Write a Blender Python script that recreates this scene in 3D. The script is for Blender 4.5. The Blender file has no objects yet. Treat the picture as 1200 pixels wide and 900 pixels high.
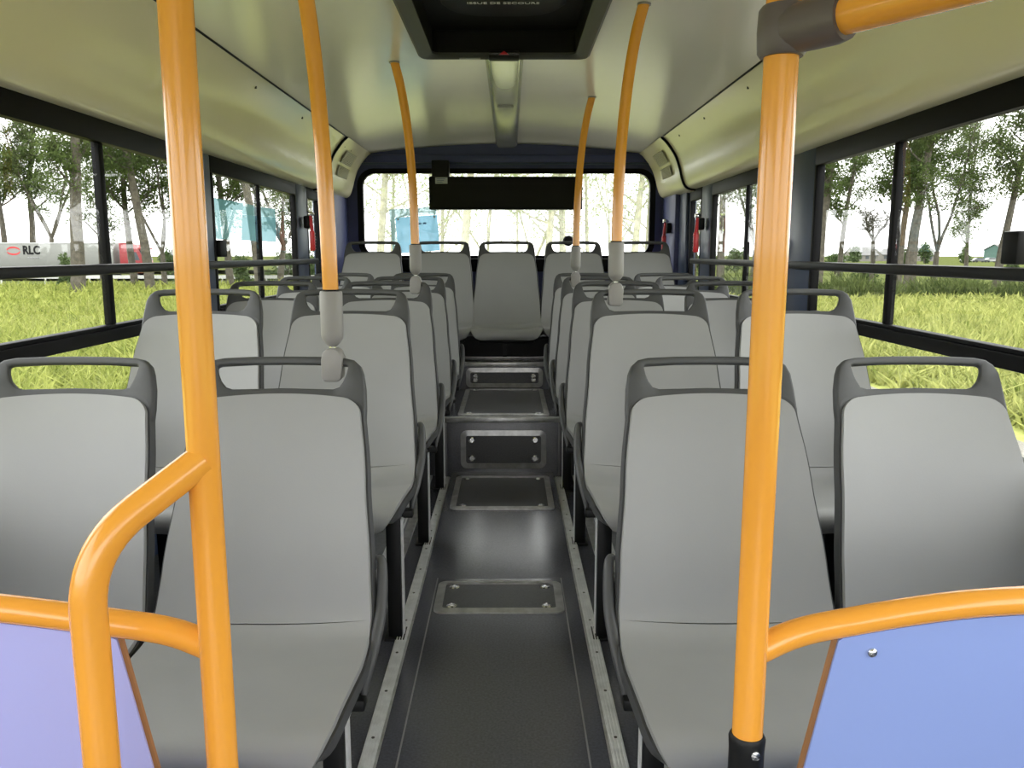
import bpy, bmesh, math, random
import numpy as np
from mathutils import Vector, Matrix, Quaternion

# ------------------------------------------------------------------ camera, sky, exposure
scene = bpy.context.scene
col = scene.collection
EYE = 1.10                                   # camera height above the aisle floor
cam_data = bpy.data.cameras.new('camera')
cam_data.sensor_width = 36.0
cam_data.lens = 950.0 / 1200.0 * 36.0
cam_data.clip_start = 0.05
cam_data.clip_end = 3000
cam = bpy.data.objects.new('camera', cam_data)
col.objects.link(cam)
cam.location = (0, 0, EYE)
cam.rotation_euler = (math.radians(90 - 9.15), 0, math.radians(-0.18))
scene.camera = cam

world = bpy.data.worlds.new('overcast_sky')
scene.world = world
world.use_nodes = True
bg = world.node_tree.nodes['Background']
bg.inputs['Color'].default_value = (1.0, 0.985, 0.985, 1)
bg.inputs['Strength'].default_value = 1.0

vs = scene.view_settings
vs.view_transform = 'Standard'
vs.look = 'None'
vs.gamma = 1.0
vs.use_curve_mapping = False
vs.exposure = 2.4
scene.cycles.use_denoising = True
scene.cycles.max_bounces = 12
scene.cycles.diffuse_bounces = 7
scene.cycles.glossy_bounces = 5
scene.cycles.transparent_max_bounces = 24

R = math.radians

# ------------------------------------------------------------------ materials
def new_mat(name):
    m = bpy.data.materials.new(name)
    m.use_nodes = True
    nt = m.node_tree
    b = nt.nodes['Principled BSDF']
    return m, nt, b

def pmat(name, c, rough=0.5, metal=0.0, var=0.06, scale=8.0, bump=0.0, bscale=60.0, spec=0.5, coat=0.0):
    """procedural paint / plastic / metal with slight mottling and optional fine relief"""
    m, nt, b = new_mat(name)
    tc = nt.nodes.new('ShaderNodeTexCoord')
    nz = nt.nodes.new('ShaderNodeTexNoise')
    nz.inputs['Scale'].default_value = scale
    nz.inputs['Detail'].default_value = 4
    nt.links.new(tc.outputs['Object'], nz.inputs['Vector'])
    rp = nt.nodes.new('ShaderNodeValToRGB')
    lo = tuple(max(0, v * (1 - var)) for v in c) + (1,)
    hi = tuple(min(1, v * (1 + var)) for v in c) + (1,)
    rp.color_ramp.elements[0].position = 0.3
    rp.color_ramp.elements[1].position = 0.7
    rp.color_ramp.elements[0].color = lo
    rp.color_ramp.elements[1].color = hi
    nt.links.new(nz.outputs['Fac'], rp.inputs['Fac'])
    nt.links.new(rp.outputs['Color'], b.inputs['Base Color'])
    b.inputs['Roughness'].default_value = rough
    b.inputs['Metallic'].default_value = metal
    b.inputs['Specular IOR Level'].default_value = spec
    b.inputs['Coat Weight'].default_value = coat
    b.inputs['Coat Roughness'].default_value = 0.08
    if bump > 0:
        n2 = nt.nodes.new('ShaderNodeTexNoise')
        n2.inputs['Scale'].default_value = bscale
        n2.inputs['Detail'].default_value = 3
        nt.links.new(tc.outputs['Object'], n2.inputs['Vector'])
        bp = nt.nodes.new('ShaderNodeBump')
        bp.inputs['Strength'].default_value = bump
        bp.inputs['Distance'].default_value = 0.01
        nt.links.new(n2.outputs['Fac'], bp.inputs['Height'])
        nt.links.new(bp.outputs['Normal'], b.inputs['Normal'])
    return m

def leaf_mat(name, c1, c2, trans=0.4, scale=0.6):
    m = bpy.data.materials.new(name)
    m.use_nodes = True
    nt = m.node_tree
    nt.nodes.remove(nt.nodes['Principled BSDF'])
    out = nt.nodes['Material Output']
    geo = nt.nodes.new('ShaderNodeNewGeometry')
    nz = nt.nodes.new('ShaderNodeTexNoise')
    nz.inputs['Scale'].default_value = scale
    nz.inputs['Detail'].default_value = 6
    nz.inputs['Roughness'].default_value = 0.7
    nt.links.new(geo.outputs['Position'], nz.inputs['Vector'])
    rp = nt.nodes.new('ShaderNodeValToRGB')
    rp.color_ramp.elements[0].position = 0.35
    rp.color_ramp.elements[1].position = 0.65
    rp.color_ramp.elements[0].color = c1 + (1,)
    rp.color_ramp.elements[1].color = c2 + (1,)
    nt.links.new(nz.outputs['Fac'], rp.inputs['Fac'])
    d = nt.nodes.new('ShaderNodeBsdfDiffuse')
    t = nt.nodes.new('ShaderNodeBsdfTranslucent')
    mx = nt.nodes.new('ShaderNodeMixShader')
    mx.inputs[0].default_value = trans
    nt.links.new(rp.outputs['Color'], d.inputs['Color'])
    nt.links.new(rp.outputs['Color'], t.inputs['Color'])
    nt.links.new(d.outputs[0], mx.inputs[1])
    nt.links.new(t.outputs[0], mx.inputs[2])
    nt.links.new(mx.outputs[0], out.inputs['Surface'])
    return m

def glass_mat(name, tint=(0.95, 0.97, 0.96), veil=0.0, veil_col=(0.9, 0.93, 0.95)):
    m = bpy.data.materials.new(name)
    m.use_nodes = True
    nt = m.node_tree
    nt.nodes.remove(nt.nodes['Principled BSDF'])
    out = nt.nodes['Material Output']
    tr = nt.nodes.new('ShaderNodeBsdfTransparent')
    tr.inputs['Color'].default_value = tint + (1,)
    gl = nt.nodes.new('ShaderNodeBsdfGlossy')
    gl.inputs['Roughness'].default_value = 0.0
    fr = nt.nodes.new('ShaderNodeFresnel')
    fr.inputs['IOR'].default_value = 1.45
    geo = nt.nodes.new('ShaderNodeNewGeometry')
    mx = nt.nodes.new('ShaderNodeMixShader')
    # only the outward side of each sheet face reflects, as a thin pane does
    sub = nt.nodes.new('ShaderNodeMath'); sub.operation = 'SUBTRACT'
    sub.inputs[0].default_value = 1.0
    nt.links.new(geo.outputs['Backfacing'], sub.inputs[1])
    mul = nt.nodes.new('ShaderNodeMath'); mul.operation = 'MULTIPLY'
    nt.links.new(fr.outputs[0], mul.inputs[0])
    nt.links.new(sub.outputs[0], mul.inputs[1])
    nt.links.new(mul.outputs[0], mx.inputs[0])
    nt.links.new(tr.outputs[0], mx.inputs[1])
    nt.links.new(gl.outputs[0], mx.inputs[2])
    last = mx
    if veil > 0:
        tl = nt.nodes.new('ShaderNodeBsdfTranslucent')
        tl.inputs['Color'].default_value = veil_col + (1,)
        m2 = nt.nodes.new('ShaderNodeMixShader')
        m2.inputs[0].default_value = veil
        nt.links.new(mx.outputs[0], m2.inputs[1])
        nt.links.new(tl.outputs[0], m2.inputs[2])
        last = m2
    nt.links.new(last.outputs[0], out.inputs['Surface'])
    return m

M = {}
M['seat'] = pmat('seat_grey_plastic', (0.305, 0.310, 0.308), 0.38, var=0.03, scale=5, bump=0.02, bscale=220)
M['seat_dark'] = pmat('seat_charcoal_plastic', (0.062, 0.064, 0.066), 0.5, var=0.05, scale=9, bump=0.03, bscale=260)
M['black_metal'] = pmat('black_powder_coat', (0.008, 0.0085, 0.009), 0.42, var=0.1, spec=0.25)
M['black_frame'] = pmat('black_rubber_frame', (0.004, 0.004, 0.005), 0.5, var=0.1, spec=0.12)
M['yellow'] = pmat('yellow_orange_enamel', (0.86, 0.37, 0.045), 0.24, var=0.02, scale=4, coat=0.4)
M['cuff'] = pmat('grey_clamp_plastic', (0.27, 0.26, 0.25), 0.42, var=0.04)
M['clampdark'] = pmat('dark_taupe_clamp_plastic', (0.115, 0.095, 0.098), 0.45, var=0.05)
M['ceil'] = pmat('ceiling_satin_panel', (0.90, 0.87, 0.78), 0.20, var=0.02, scale=1.5, bump=0.05, bscale=3)
M['cove'] = pmat('cove_cream_panel', (0.92, 0.85, 0.63), 0.20, var=0.02, scale=1.5, bump=0.05, bscale=3)
M['channel'] = pmat('channel_glossy_panel', (0.66, 0.67, 0.62), 0.16, metal=0.55, var=0.02, scale=3)
M['grille'] = pmat('grille_beige', (0.36, 0.35, 0.31), 0.5)
M['navy'] = pmat('navy_rear_panel', (0.05, 0.06, 0.17), 0.45, var=0.08, scale=5, bump=0.05, bscale=90)
M['pillar'] = pmat('pillar_blue_grey', (0.05, 0.07, 0.13), 0.38, var=0.05)
M['wallblue'] = pmat('lower_wall_blue', (0.05, 0.075, 0.15), 0.5, var=0.08, bump=0.04)
M['sill'] = pmat('sill_grey', (0.42, 0.44, 0.46), 0.4)
M['floor'] = pmat('vinyl_floor_charcoal', (0.090, 0.093, 0.112), 0.18, var=0.2, scale=160, bump=0.015, bscale=420, spec=0.7)
M['floor'].node_tree.nodes['Principled BSDF'].inputs['IOR'].default_value = 1.6
M['lid'] = pmat('vinyl_lid_charcoal', (0.075, 0.077, 0.085), 0.36, var=0.2, scale=160, bump=0.1, bscale=420)
M['seam'] = pmat('weld_seam_grey', (0.24, 0.24, 0.25), 0.45)
M['podium'] = pmat('podium_grey_vinyl', (0.19, 0.20, 0.21), 0.42, var=0.15, scale=60)
M['alu'] = pmat('aluminium_trim', (0.85, 0.86, 0.87), 0.32, metal=0.25, var=0.12, scale=30)
M['alu_dark'] = pmat('worn_aluminium_frame', (0.50, 0.50, 0.50), 0.32, metal=0.45, var=0.25, scale=25)
M['chrome'] = pmat('steel_screw', (0.75, 0.75, 0.74), 0.18, metal=1.0, var=0.03)
M['screwdark'] = pmat('dark_screw', (0.05, 0.045, 0.04), 0.4)
M['panel_lit'] = pmat('blue_laminate_lit', (0.42, 0.43, 0.80), 0.28, var=0.01, scale=2)  # same laminate as the blue panel, its brighter light put into the colour
M['panel_blue'] = pmat('blue_laminate', (0.27, 0.36, 0.72), 0.28, var=0.01, scale=2)
M['panel_edge'] = pmat('brown_panel_edge', (0.30, 0.14, 0.05), 0.5)
M['red'] = pmat('red_plastic', (0.55, 0.012, 0.02), 0.35)
M['hatch'] = pmat('hatch_dark_plastic', (0.045, 0.047, 0.042), 0.45, var=0.06)
M['black'] = pmat('black_plastic', (0.005, 0.005, 0.005), 0.5, spec=0.2)
M['white'] = pmat('white_print', (0.75, 0.75, 0.74), 0.5, var=0.01)
M['textgrey'] = pmat('grey_print', (0.35, 0.35, 0.36), 0.5, var=0.01)
M['glass'] = glass_mat('window_glass', tint=(0.92, 0.935, 0.925))
M['windscreen'] = glass_mat('windscreen_glass', tint=(0.98, 0.985, 0.98))
M['glass_rear'] = glass_mat('rear_window_glare_glass', veil=0.05)  # milky share puts the white glare of the rear view into the pane
M['film'] = glass_mat('blue_translucent_sheet', tint=(0.05, 0.08, 0.10), veil=0.48, veil_col=(0.22, 0.44, 0.58))
M['reflection_pale'] = glass_mat('pale_blue_reflection', tint=(0.10, 0.14, 0.15), veil=0.10, veil_col=(0.4, 0.9, 0.95))  # tint carries a reflection in the side glass
M['sleeve'] = glass_mat('clear_blue_sleeve', tint=(0.21, 0.25, 0.26), veil=0.12, veil_col=(0.5, 0.85, 0.95))
M['ink'] = pmat('dark_blue_ink', (0.03, 0.08, 0.2), 0.6)

# ------------------------------------------------------------------ object helpers
def link(o):
    col.objects.link(o)
    return o

def tag(o, label=None, cat=None, group=None, kind=None):
    if label: o['label'] = label
    if cat: o['category'] = cat
    if group: o['group'] = group
    if kind: o['kind'] = kind
    return o

def empty(name, loc=(0, 0, 0), rz=0.0):
    o = bpy.data.objects.new(name, None)
    o.empty_display_size = 0.1
    o.location = loc
    o.rotation_euler = (0, 0, rz)
    return link(o)

def catmull(pts, n=8):
    pts = [Vector(p) for p in pts]
    P = [pts[0] * 2 - pts[1]] + pts + [pts[-1] * 2 - pts[-2]]
    out = []
    for i in range(1, len(P) - 2):
        for k in range(n):
            t = k / n
            a, b, c, d = P[i - 1], P[i], P[i + 1], P[i + 2]
            out.append(0.5 * ((2 * b) + (c - a) * t + (2 * a - 5 * b + 4 * c - d) * t * t + (3 * b - a - 3 * c + d) * t ** 3))
    out.append(pts[-1])
    return out

class MB:
    def __init__(self):
        self.v = []; self.f = []
    def box(self, x0, x1, y0, y1, z0, z1):
        n = len(self.v)
        self.v += [(x0, y0, z0), (x1, y0, z0), (x1, y1, z0), (x0, y1, z0), (x0, y0, z1), (x1, y0, z1), (x1, y1, z1), (x0, y1, z1)]
        self.f += [tuple(n + i for i in q) for q in ((0, 3, 2, 1), (4, 5, 6, 7), (0, 1, 5, 4), (1, 2, 6, 5), (2, 3, 7, 6), (3, 0, 4, 7))]
        return self
    def tube(self, pts, r, n=16, cap=True, squash=1.0):
        pts = [Vector(p) for p in pts]
        rr = r if isinstance(r, (list, tuple)) else [r] * len(pts)
        base = len(self.v)
        up = None
        for i, p in enumerate(pts):
            t = (pts[min(i + 1, len(pts) - 1)] - pts[max(i - 1, 0)]).normalized()
            if up is None:
                up = Vector((0, 0, 1)) if abs(t.z) < 0.9 else Vector((0, 1, 0))
            a = (up - t * up.dot(t)).normalized()
            up = a
            b = t.cross(a)
            for k in range(n):
                w = 2 * math.pi * k / n
                q = p + (a * math.cos(w) + b * math.sin(w) * squash) * rr[i]
                self.v.append(tuple(q))
        for i in range(len(pts) - 1):
            for k in range(n):
                k2 = (k + 1) % n
                self.f.append((base + i * n + k, base + i * n + k2, base + (i + 1) * n + k2, base + (i + 1) * n + k))
        if cap:
            self.f.append(tuple(base + k for k in reversed(range(n))))
            e = base + (len(pts) - 1) * n
            self.f.append(tuple(e + k for k in range(n)))
        return self
    def lathe(self, c, prof, n=20, axis='z'):
        pts = []; rr = []
        d = {'x': Vector((1, 0, 0)), 'y': Vector((0, 1, 0)), 'z': Vector((0, 0, 1))}[axis]
        for (r, h) in prof:
            pts.append(Vector(c) + d * h); rr.append(max(r, 1e-4))
        # orientation fixed along the axis
        base = len(self.v)
        a = Vector((1, 0, 0)) if axis != 'x' else Vector((0, 1, 0))
        b = d.cross(a)
        for p, r in zip(pts, rr):
            for k in range(n):
                w = 2 * math.pi * k / n
                self.v.append(tuple(p + (a * math.cos(w) + b * math.sin(w)) * r))
        for i in range(len(pts) - 1):
            for k in range(n):
                k2 = (k + 1) % n
                self.f.append((base + i * n + k, base + i * n + k2, base + (i + 1) * n + k2, base + (i + 1) * n + k))
        self.f.append(tuple(base + k for k in reversed(range(n))))
        e = base + (len(pts) - 1) * n
        self.f.append(tuple(e + k for k in range(n)))
        return self
    def grid(self, rows):
        """rows: list of equal-length lists of points"""
        base = len(self.v); m = len(rows[0])
        for r_ in rows: self.v += [tuple(p) for p in r_]
        for i in range(len(rows) - 1):
            for j in range(m - 1):
                a = base + i * m + j
                self.f.append((a, a + 1, a + m + 1, a + m))
        return self
    def prism(self, poly, fn0, fn1):
        """closed polygon poly mapped by two functions to the two faces"""
        n = len(self.v); k = len(poly)
        self.v += [tuple(fn0(p)) for p in poly] + [tuple(fn1(p)) for p in poly]
        self.f.append(tuple(n + i for i in reversed(range(k))))
        self.f.append(tuple(n + k + i for i in range(k)))
        for i in range(k):
            j = (i + 1) % k
            self.f.append((n + i, n + j, n + k + j, n + k + i))
        return self
    def mesh(self, name):
        me = bpy.data.meshes.new(name)
        me.from_pydata(self.v, [], self.f)
        me.update()
        return me
    def build(self, name, mat, parent=None, smooth=False, bevel=0.0, solid=0.0, offset=0.0, angle=40, loc=None, fixn=True):
        me = self.mesh(name)
        if fixn and solid == 0.0:
            bm = bmesh.new(); bm.from_mesh(me)
            bmesh.ops.recalc_face_normals(bm, faces=bm.faces)
            bm.to_mesh(me); bm.free()
        me.materials.append(mat)
        o = bpy.data.objects.new(name, me)
        link(o)
        if solid != 0.0 or bevel > 0:
            if solid != 0.0:
                s = o.modifiers.new('s', 'SOLIDIFY'); s.thickness = solid; s.offset = offset
            if bevel > 0:
                b = o.modifiers.new('b', 'BEVEL'); b.width = bevel; b.segments = 2; b.limit_method = 'ANGLE'; b.angle_limit = R(35)
            dg = bpy.context.evaluated_depsgraph_get()
            me2 = bpy.data.meshes.new_from_object(o.evaluated_get(dg))
            me2.name = name
            o.modifiers.clear(); o.data = me2
            bpy.data.meshes.remove(me)
            me = me2
        if smooth or bevel > 0:
            me.polygons.foreach_set('use_smooth', [True] * len(me.polygons))
            me.set_sharp_from_angle(angle=R(angle))
        if parent is not None: o.parent = parent
        if loc is not None: o.location = loc
        return o

def bx(name, mat, x0, x1, y0, y1, z0, z1, parent=None, bevel=0.0):
    return MB().box(x0, x1, y0, y1, z0, z1).build(name, mat, parent, bevel=bevel)

def copy_tree(o, parent=None):
    c = o.copy()
    col.objects.link(c)
    c.parent = parent
    for ch in o.children:
        copy_tree(ch, c)
    return c

def text_mesh(name, s, size, mat, parent=None, loc=(0, 0, 0), rot=(0, 0, 0), extrude=0.0005, xscale=1.0, bold=0.0):
    cu = bpy.data.curves.new(name, 'FONT')
    cu.body = s; cu.size = size; cu.extrude = extrude; cu.offset = bold
    cu.align_x = 'CENTER'; cu.align_y = 'CENTER'
    cu.resolution_u = 3
    t = bpy.data.objects.new(name, cu); link(t)
    dg = bpy.context.evaluated_depsgraph_get()
    me = bpy.data.meshes.new_from_object(t.evaluated_get(dg))
    bpy.data.objects.remove(t); bpy.data.curves.remove(cu)
    me.materials.clear(); me.materials.append(mat)
    o = bpy.data.objects.new(name, me); link(o)
    o.location = loc; o.rotation_euler = rot; o.scale = (xscale, 1, 1)
    if parent is not None: o.parent = parent
    return o

# ------------------------------------------------------------------ the bus shell
CX = -0.03                       # middle of the bus
HW = 1.19                        # half width inside
YF, YR = -2.6, 5.95              # front and rear ends
SILL, GTOP, HEAD = 0.61, 1.425, 1.495
def lat(side, d): return CX + side * d     # side -1 = left, +1 = right

def wallbox(mb, side, d0, d1, y0, y1, z0, z1):
    a, b = lat(side, d0), lat(side, d1)
    mb.box(min(a, b), max(a, b), y0, y1, z0, z1)

OPEN = [(-2.4, 0.72), (0.90, 3.13), (3.37, 4.70), (4.94, 5.26)]
win_no = 0
for side, nm in ((-1, 'left'), (1, 'right')):
    mb = MB()
    wallbox(mb, side, HW, HW + 0.03, YF, YR, -0.35, SILL)
    wallbox(mb, side, HW, HW + 0.03, YF, YR, HEAD, 1.95)
    wallbox(mb, side, HW, HW + 0.03, YF, OPEN[0][0], SILL, HEAD)
    wallbox(mb, side, HW, HW + 0.03, OPEN[-1][1], YR, SILL, HEAD)
    w = mb.build('wall_' + nm, M['wallblue'])
    tag(w, 'dark blue bus side wall under the windows ' + ('beside the lilac panel' if side < 0 else 'beside the blue panel'), 'wall', kind='structure')
    mb = MB(); wallbox(mb, side, HW - 0.012, HW + 0.005, 0.9, 5.3, SILL - 0.03, SILL - 0.004)
    mb.build('window_sill', M['sill'], w, bevel=0.004)
    # pillars between the windows
    for k in range(3):
        y0, y1 = OPEN[k][1], OPEN[k + 1][0]
        mb = MB(); wallbox(mb, side, HW - 0.015, HW + 0.012, y0, y1, SILL, HEAD)
        mb.build('window_pillar', M['pillar'], w, bevel=0.012)
    mb = MB(); wallbox(mb, side, HW - 0.03, HW - 0.001, 5.30, 5.50, SILL, HEAD)
    mb.build('corner_pillar', M['pillar'], w, bevel=0.012)
    mb = MB(); wallbox(mb, side, HW - 0.06, HW - 0.001, 5.50, YR, SILL, HEAD)
    mb.build('corner_cover', M['navy'], w, bevel=0.012)
    # windows
    for k, (y0, y1) in enumerate(OPEN):
        win_no += 1
        wn = empty('window_%d' % win_no, (lat(side, HW + 0.006), y0, SILL))
        where = ['ahead of the partition', 'large sliding window by the first seat rows', 'shorter sliding window by the third seat row', 'narrow window beside the emergency hammer'][k]
        tag(wn, 'black framed bus ' + ('window ' if k in (0,) else '') + where + (' on the lilac panel side' if side < 0 else ' on the blue panel side'), 'window', kind='structure')
        L = y1 - y0
        def wb(m_, d0, d1, a0, a1, z0, z1):
            m_.box(min(side * d0, side * d1), max(side * d0, side * d1), a0, a1, z0 - SILL, z1 - SILL)
        fr = MB(); fw = 0.026
        wb(fr, -0.02, 0.012, 0, L, GTOP, HEAD)
        wb(fr, -0.02, 0.012, 0, L, SILL, SILL + 0.03)
        wb(fr, -0.02, 0.012, 0, fw, SILL + 0.03, GTOP)
        wb(fr, -0.02, 0.012, L - fw, L, SILL + 0.03, GTOP)
        fr.build('window_frame', M['black_frame'], wn, bevel=0.004)
        if k in (1, 2):
            m_ = MB(); wb(m_, -0.024, 0.012, fw, L - fw, 0.835, 0.872)
            wb(m_, -0.018, 0.012, fw, L - fw, 0.872, 0.885)
            m_.build('transom', M['black_frame'], wn, bevel=0.003)
            ym = (2.49 if k == 1 else 4.03) - y0
            m_ = MB(); wb(m_, -0.014, 0.010, ym - 0.014, ym + 0.014, 0.885, GTOP)
            m_.build('mullion', M['black_frame'], wn, bevel=0.003)
            for (a0, a1, z0, z1, dx) in ((fw, ym - 0.012, 0.886, GTOP, -0.004), (ym + 0.012, L - fw, 0.886, GTOP, 0.006), (fw, L - fw, SILL + 0.03, 0.834, 0.0)):
                m_ = MB(); wb(m_, dx - 0.003, dx + 0.003, a0, a1, z0, z1)
                m_.build('pane', M['glass'], wn)
            if k == 1:
                m_ = MB(); wb(m_, -0.034, -0.008, 0.93, 0.99, 1.075, 1.15) if side > 0 else wb(m_, -0.034, -0.008, 0.62, 0.68, 1.075, 1.15)
            else:
                m_ = MB(); wb(m_, -0.034, -0.008, fw + 0.002, fw + 0.08, 1.085, 1.155)
            m_.build('latch', M['black'], wn, bevel=0.005)
        else:
            m_ = MB(); wb(m_, -0.003, 0.003, fw, L - fw, SILL + 0.03, GTOP)
            m_.build('pane', M['glass'], wn)

# ceiling with the hole for the roof hatch
HX0, HX1, HY0, HY1 = -0.345, 0.305, 2.44, 3.27
def zc(x):
    u = (x - CX) / 0.965
    return 1.868 - 0.066 * u * u
xs = sorted(set([round(CX + 0.965 * (i / 12 - 1), 4) for i in range(25)] + [HX0 + 0.02, HX1 - 0.02]))
ys = [YF, 0, 1.5, HY0 + 0.02, HY1 - 0.02, 4.5, YR]
mb = MB()
idx = {}
for j, y in enumerate(ys):
    for i, x in enumerate(xs):
        idx[i, j] = len(mb.v); mb.v.append((x, y, zc(x)))
for j in range(len(ys) - 1):
    for i in range(len(xs) - 1):
        xm = (xs[i] + xs[i + 1]) / 2
        if j == 3 and HX0 < xm < HX1: continue
        mb.f.append((idx[i, j], idx[i, j + 1], idx[i + 1, j + 1], idx[i + 1, j]))
ceil = mb.build('ceiling', M['ceil'], smooth=True, fixn=False)
tag(ceil, 'smooth pale arched bus ceiling around the roof hatch', 'ceiling', kind='structure')
# roof skin above it keeps daylight out
mb = MB(); mb.box(lat(-1, HW + 0.06), lat(1, HW + 0.06), YF - 0.06, YR + 0.06, 1.97, 2.03)
mb.build('roof_skin', M['sill'], ceil)
# raised centre channel behind the hatch
rows = []
for y in (HY1 - 0.03, 3.6, 4.0, 4.5, 5.0, 5.5, YR - 0.01):
    r_ = []
    for i in range(13):
        a = i / 12 * 2 - 1
        r_.append((CX + 0.01 + a * 0.076, y, zc(CX) - 0.004 - 0.028 * math.sqrt(max(0, 1 - abs(a) ** 3))))
    rows.append(r_)
ch = MB().grid(rows).build('lamp_channel', M['channel'], ceil, smooth=True, fixn=False, angle=80)
for i in range(9):
    x = CX + 0.01 - 0.036 + i * 0.009
    bx('vent_slot', M['screwdark'], x - 0.0022, x + 0.0022, 4.26 - 0.02 - 0.012 * (1 - abs(i - 4) / 4), 4.30 + 0.012 * (1 - abs(i - 4) / 4), zc(CX) - 0.0345, zc(CX) - 0.0285, ch)

# cove panels above the windows
COVE = [(0.962, 1.806), (1.0, 1.770), (1.05, 1.700), (1.078, 1.630), (1.094, 1.570), (1.112, 1.522), (1.14, 1.497), (1.20, 1.488)]
def cove_rows(side, y0, y1, ny, push=0.0):
    prof = catmull([(a, 0, b) for a, b in COVE], 4)
    return [[(lat(side, p.x - push), y0 + (y1 - y0) * j / ny, p.z - push * 0.6) for p in prof] for j in range(ny + 1)]
tr = 0
for side, nm in ((-1, 'lilac'), (1, 'blue')):
    tr += 1
    cv = MB().grid(cove_rows(side, YF, 5.11, 12)).build('trim_%d' % tr, M['cove'], smooth=True, fixn=False, angle=80)
    tag(cv, 'cream cove panel between ceiling and windows on the %s panel side' % nm, 'cove panel', kind='structure')
    # black gap along the ceiling
    MB().tube([(lat(side, 0.9625), YF, 1.803), (lat(side, 0.9625), YR - 0.01, 1.803)], 0.0055, 6).build('gap_seal', M['black'], cv)
    for y in (1.2, 1.95, 2.7, 3.45, 4.2, 4.8):
        MB().lathe((lat(side, 1.002), y, 1.767), [(0.006, -0.003), (0.006, 0.004)], 8, 'x').build('screw', M['screwdark'], cv)
    tr += 1
    vp = MB().grid(cove_rows(side, 5.125, YR - 0.03, 4, 0.012)).build('trim_%d' % tr, M['cove'], smooth=True, fixn=False, angle=80)
    tag(vp, 'cream vented corner panel over rear side window on the %s panel side' % nm, 'vent panel', kind='structure')
    prof = catmull([(a, 0, b) for a, b in COVE], 4)
    MB().tube([(lat(side, p.x - 0.006), 5.118, p.z - 0.004) for p in prof], 0.006, 6).build('seam_seal', M['black'], vp)
    # end cap closing the panel at the front seam
    mbc = MB()
    poly = [(p.x - 0.012, p.z - 0.007) for p in prof] + [(1.2, 1.80)]
    for (a, b) in ((0, 1),):
        gpts = [prof[i] for i in range(len(prof))]
    # two grilles each of fine slats on the sloping face
    for (q0, q1) in ((5, 9), (10, 14)):
        pa, pb = prof[q0], prof[q1]
        gr = MB()
        def gp(t, y, out):
            p = pa.lerp(pb, t)
            n = Vector((-(pb.z - pa.z), 0, (pb.x - pa.x)))
            n = -n.normalized() if n.z > 0 else n.normalized()
            return (lat(side, p.x - 0.012 + n.x * out), y, p.z - 0.007 + n.z * out)
        gr.grid([[gp(t, 5.30, 0.006), gp(t, 5.62, 0.006)] for t in (0, 1)])
        g = gr.build('grille', M['grille'], vp, fixn=False)
        for s in range(9):
            t0 = s / 9; t1 = t0 + 0.06
            sl = MB().grid([[gp(t0, 5.30, 0.008), gp(t0, 5.62, 0.008)], [gp(t0 + 0.03, 5.30, 0.012), gp(t0 + 0.03, 5.62, 0.012)], [gp(t1, 5.30, 0.008), gp(t1, 5.62, 0.008)]])
            sl.build('slat', M['cove'], g, fixn=False)
    for y in (5.22, 5.42):
        MB().lathe((lat(side, 1.0), y, 1.758), [(0.006, -0.004), (0.006, 0.008)], 8, 'x').build('screw', M['screwdark'], vp)

# rear wall with its window
RWX0, RWX1, RWZ0, RWZ1 = -1.075, 1.035, 1.065, 1.685
def rounded(x0, x1, z0, z1, r, n=6):
    pts = []
    for (cx_, cz_, a0) in ((x1 - r, z1 - r, 0), (x0 + r, z1 - r, 90), (x0 + r, z0 + r, 180), (x1 - r, z0 + r, 270)):
        for k in range(n + 1):
            a = R(a0 + 90 * k / n)
            pts.append((cx_ + r * math.cos(a), cz_ + r * math.sin(a)))
    return pts
def ring(mb, inner, outer, y0, y1):
    n = len(inner); b = len(mb.v)
    for y in (y0, y1):
        mb.v += [(x, y, z) for x, z in inner] + [(x, y, z) for x, z in outer]
    for i in range(n):
        j = (i + 1) % n
        mb.f.append((b + i, b + j, b + n + j, b + n + i))
        mb.f.append((b + 2 * n + j, b + 2 * n + i, b + 3 * n + i, b + 3 * n + j))
        mb.f.append((b + j, b + i, b + 2 * n + i, b + 2 * n + j))
        mb.f.append((b + n + i, b + n + j, b + 3 * n + j, b + 3 * n + i))
inner = rounded(RWX0, RWX1, RWZ0, RWZ1, 0.11)
def to_rect(p):
    # push the loop out to the wall rectangle along rays from the window centre
    cx_, cz_ = (RWX0 + RWX1) / 2, (RWZ0 + RWZ1) / 2
    dx, dz = p[0] - cx_, p[1] - cz_
    X0, X1, Z0, Z1 = lat(-1, HW + 0.03), lat(1, HW + 0.03), -0.35, 1.96
    ts = []
    if dx > 0: ts.append((X1 - cx_) / dx)
    if dx < 0: ts.append((X0 - cx_) / dx)
    if dz > 0: ts.append((Z1 - cz_) / dz)
    if dz < 0: ts.append((Z0 - cz_) / dz)
    t = min(ts)
    return (cx_ + dx * t, cz_ + dz * t)
outer = [to_rect(p) for p in inner]
n = 7
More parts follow.
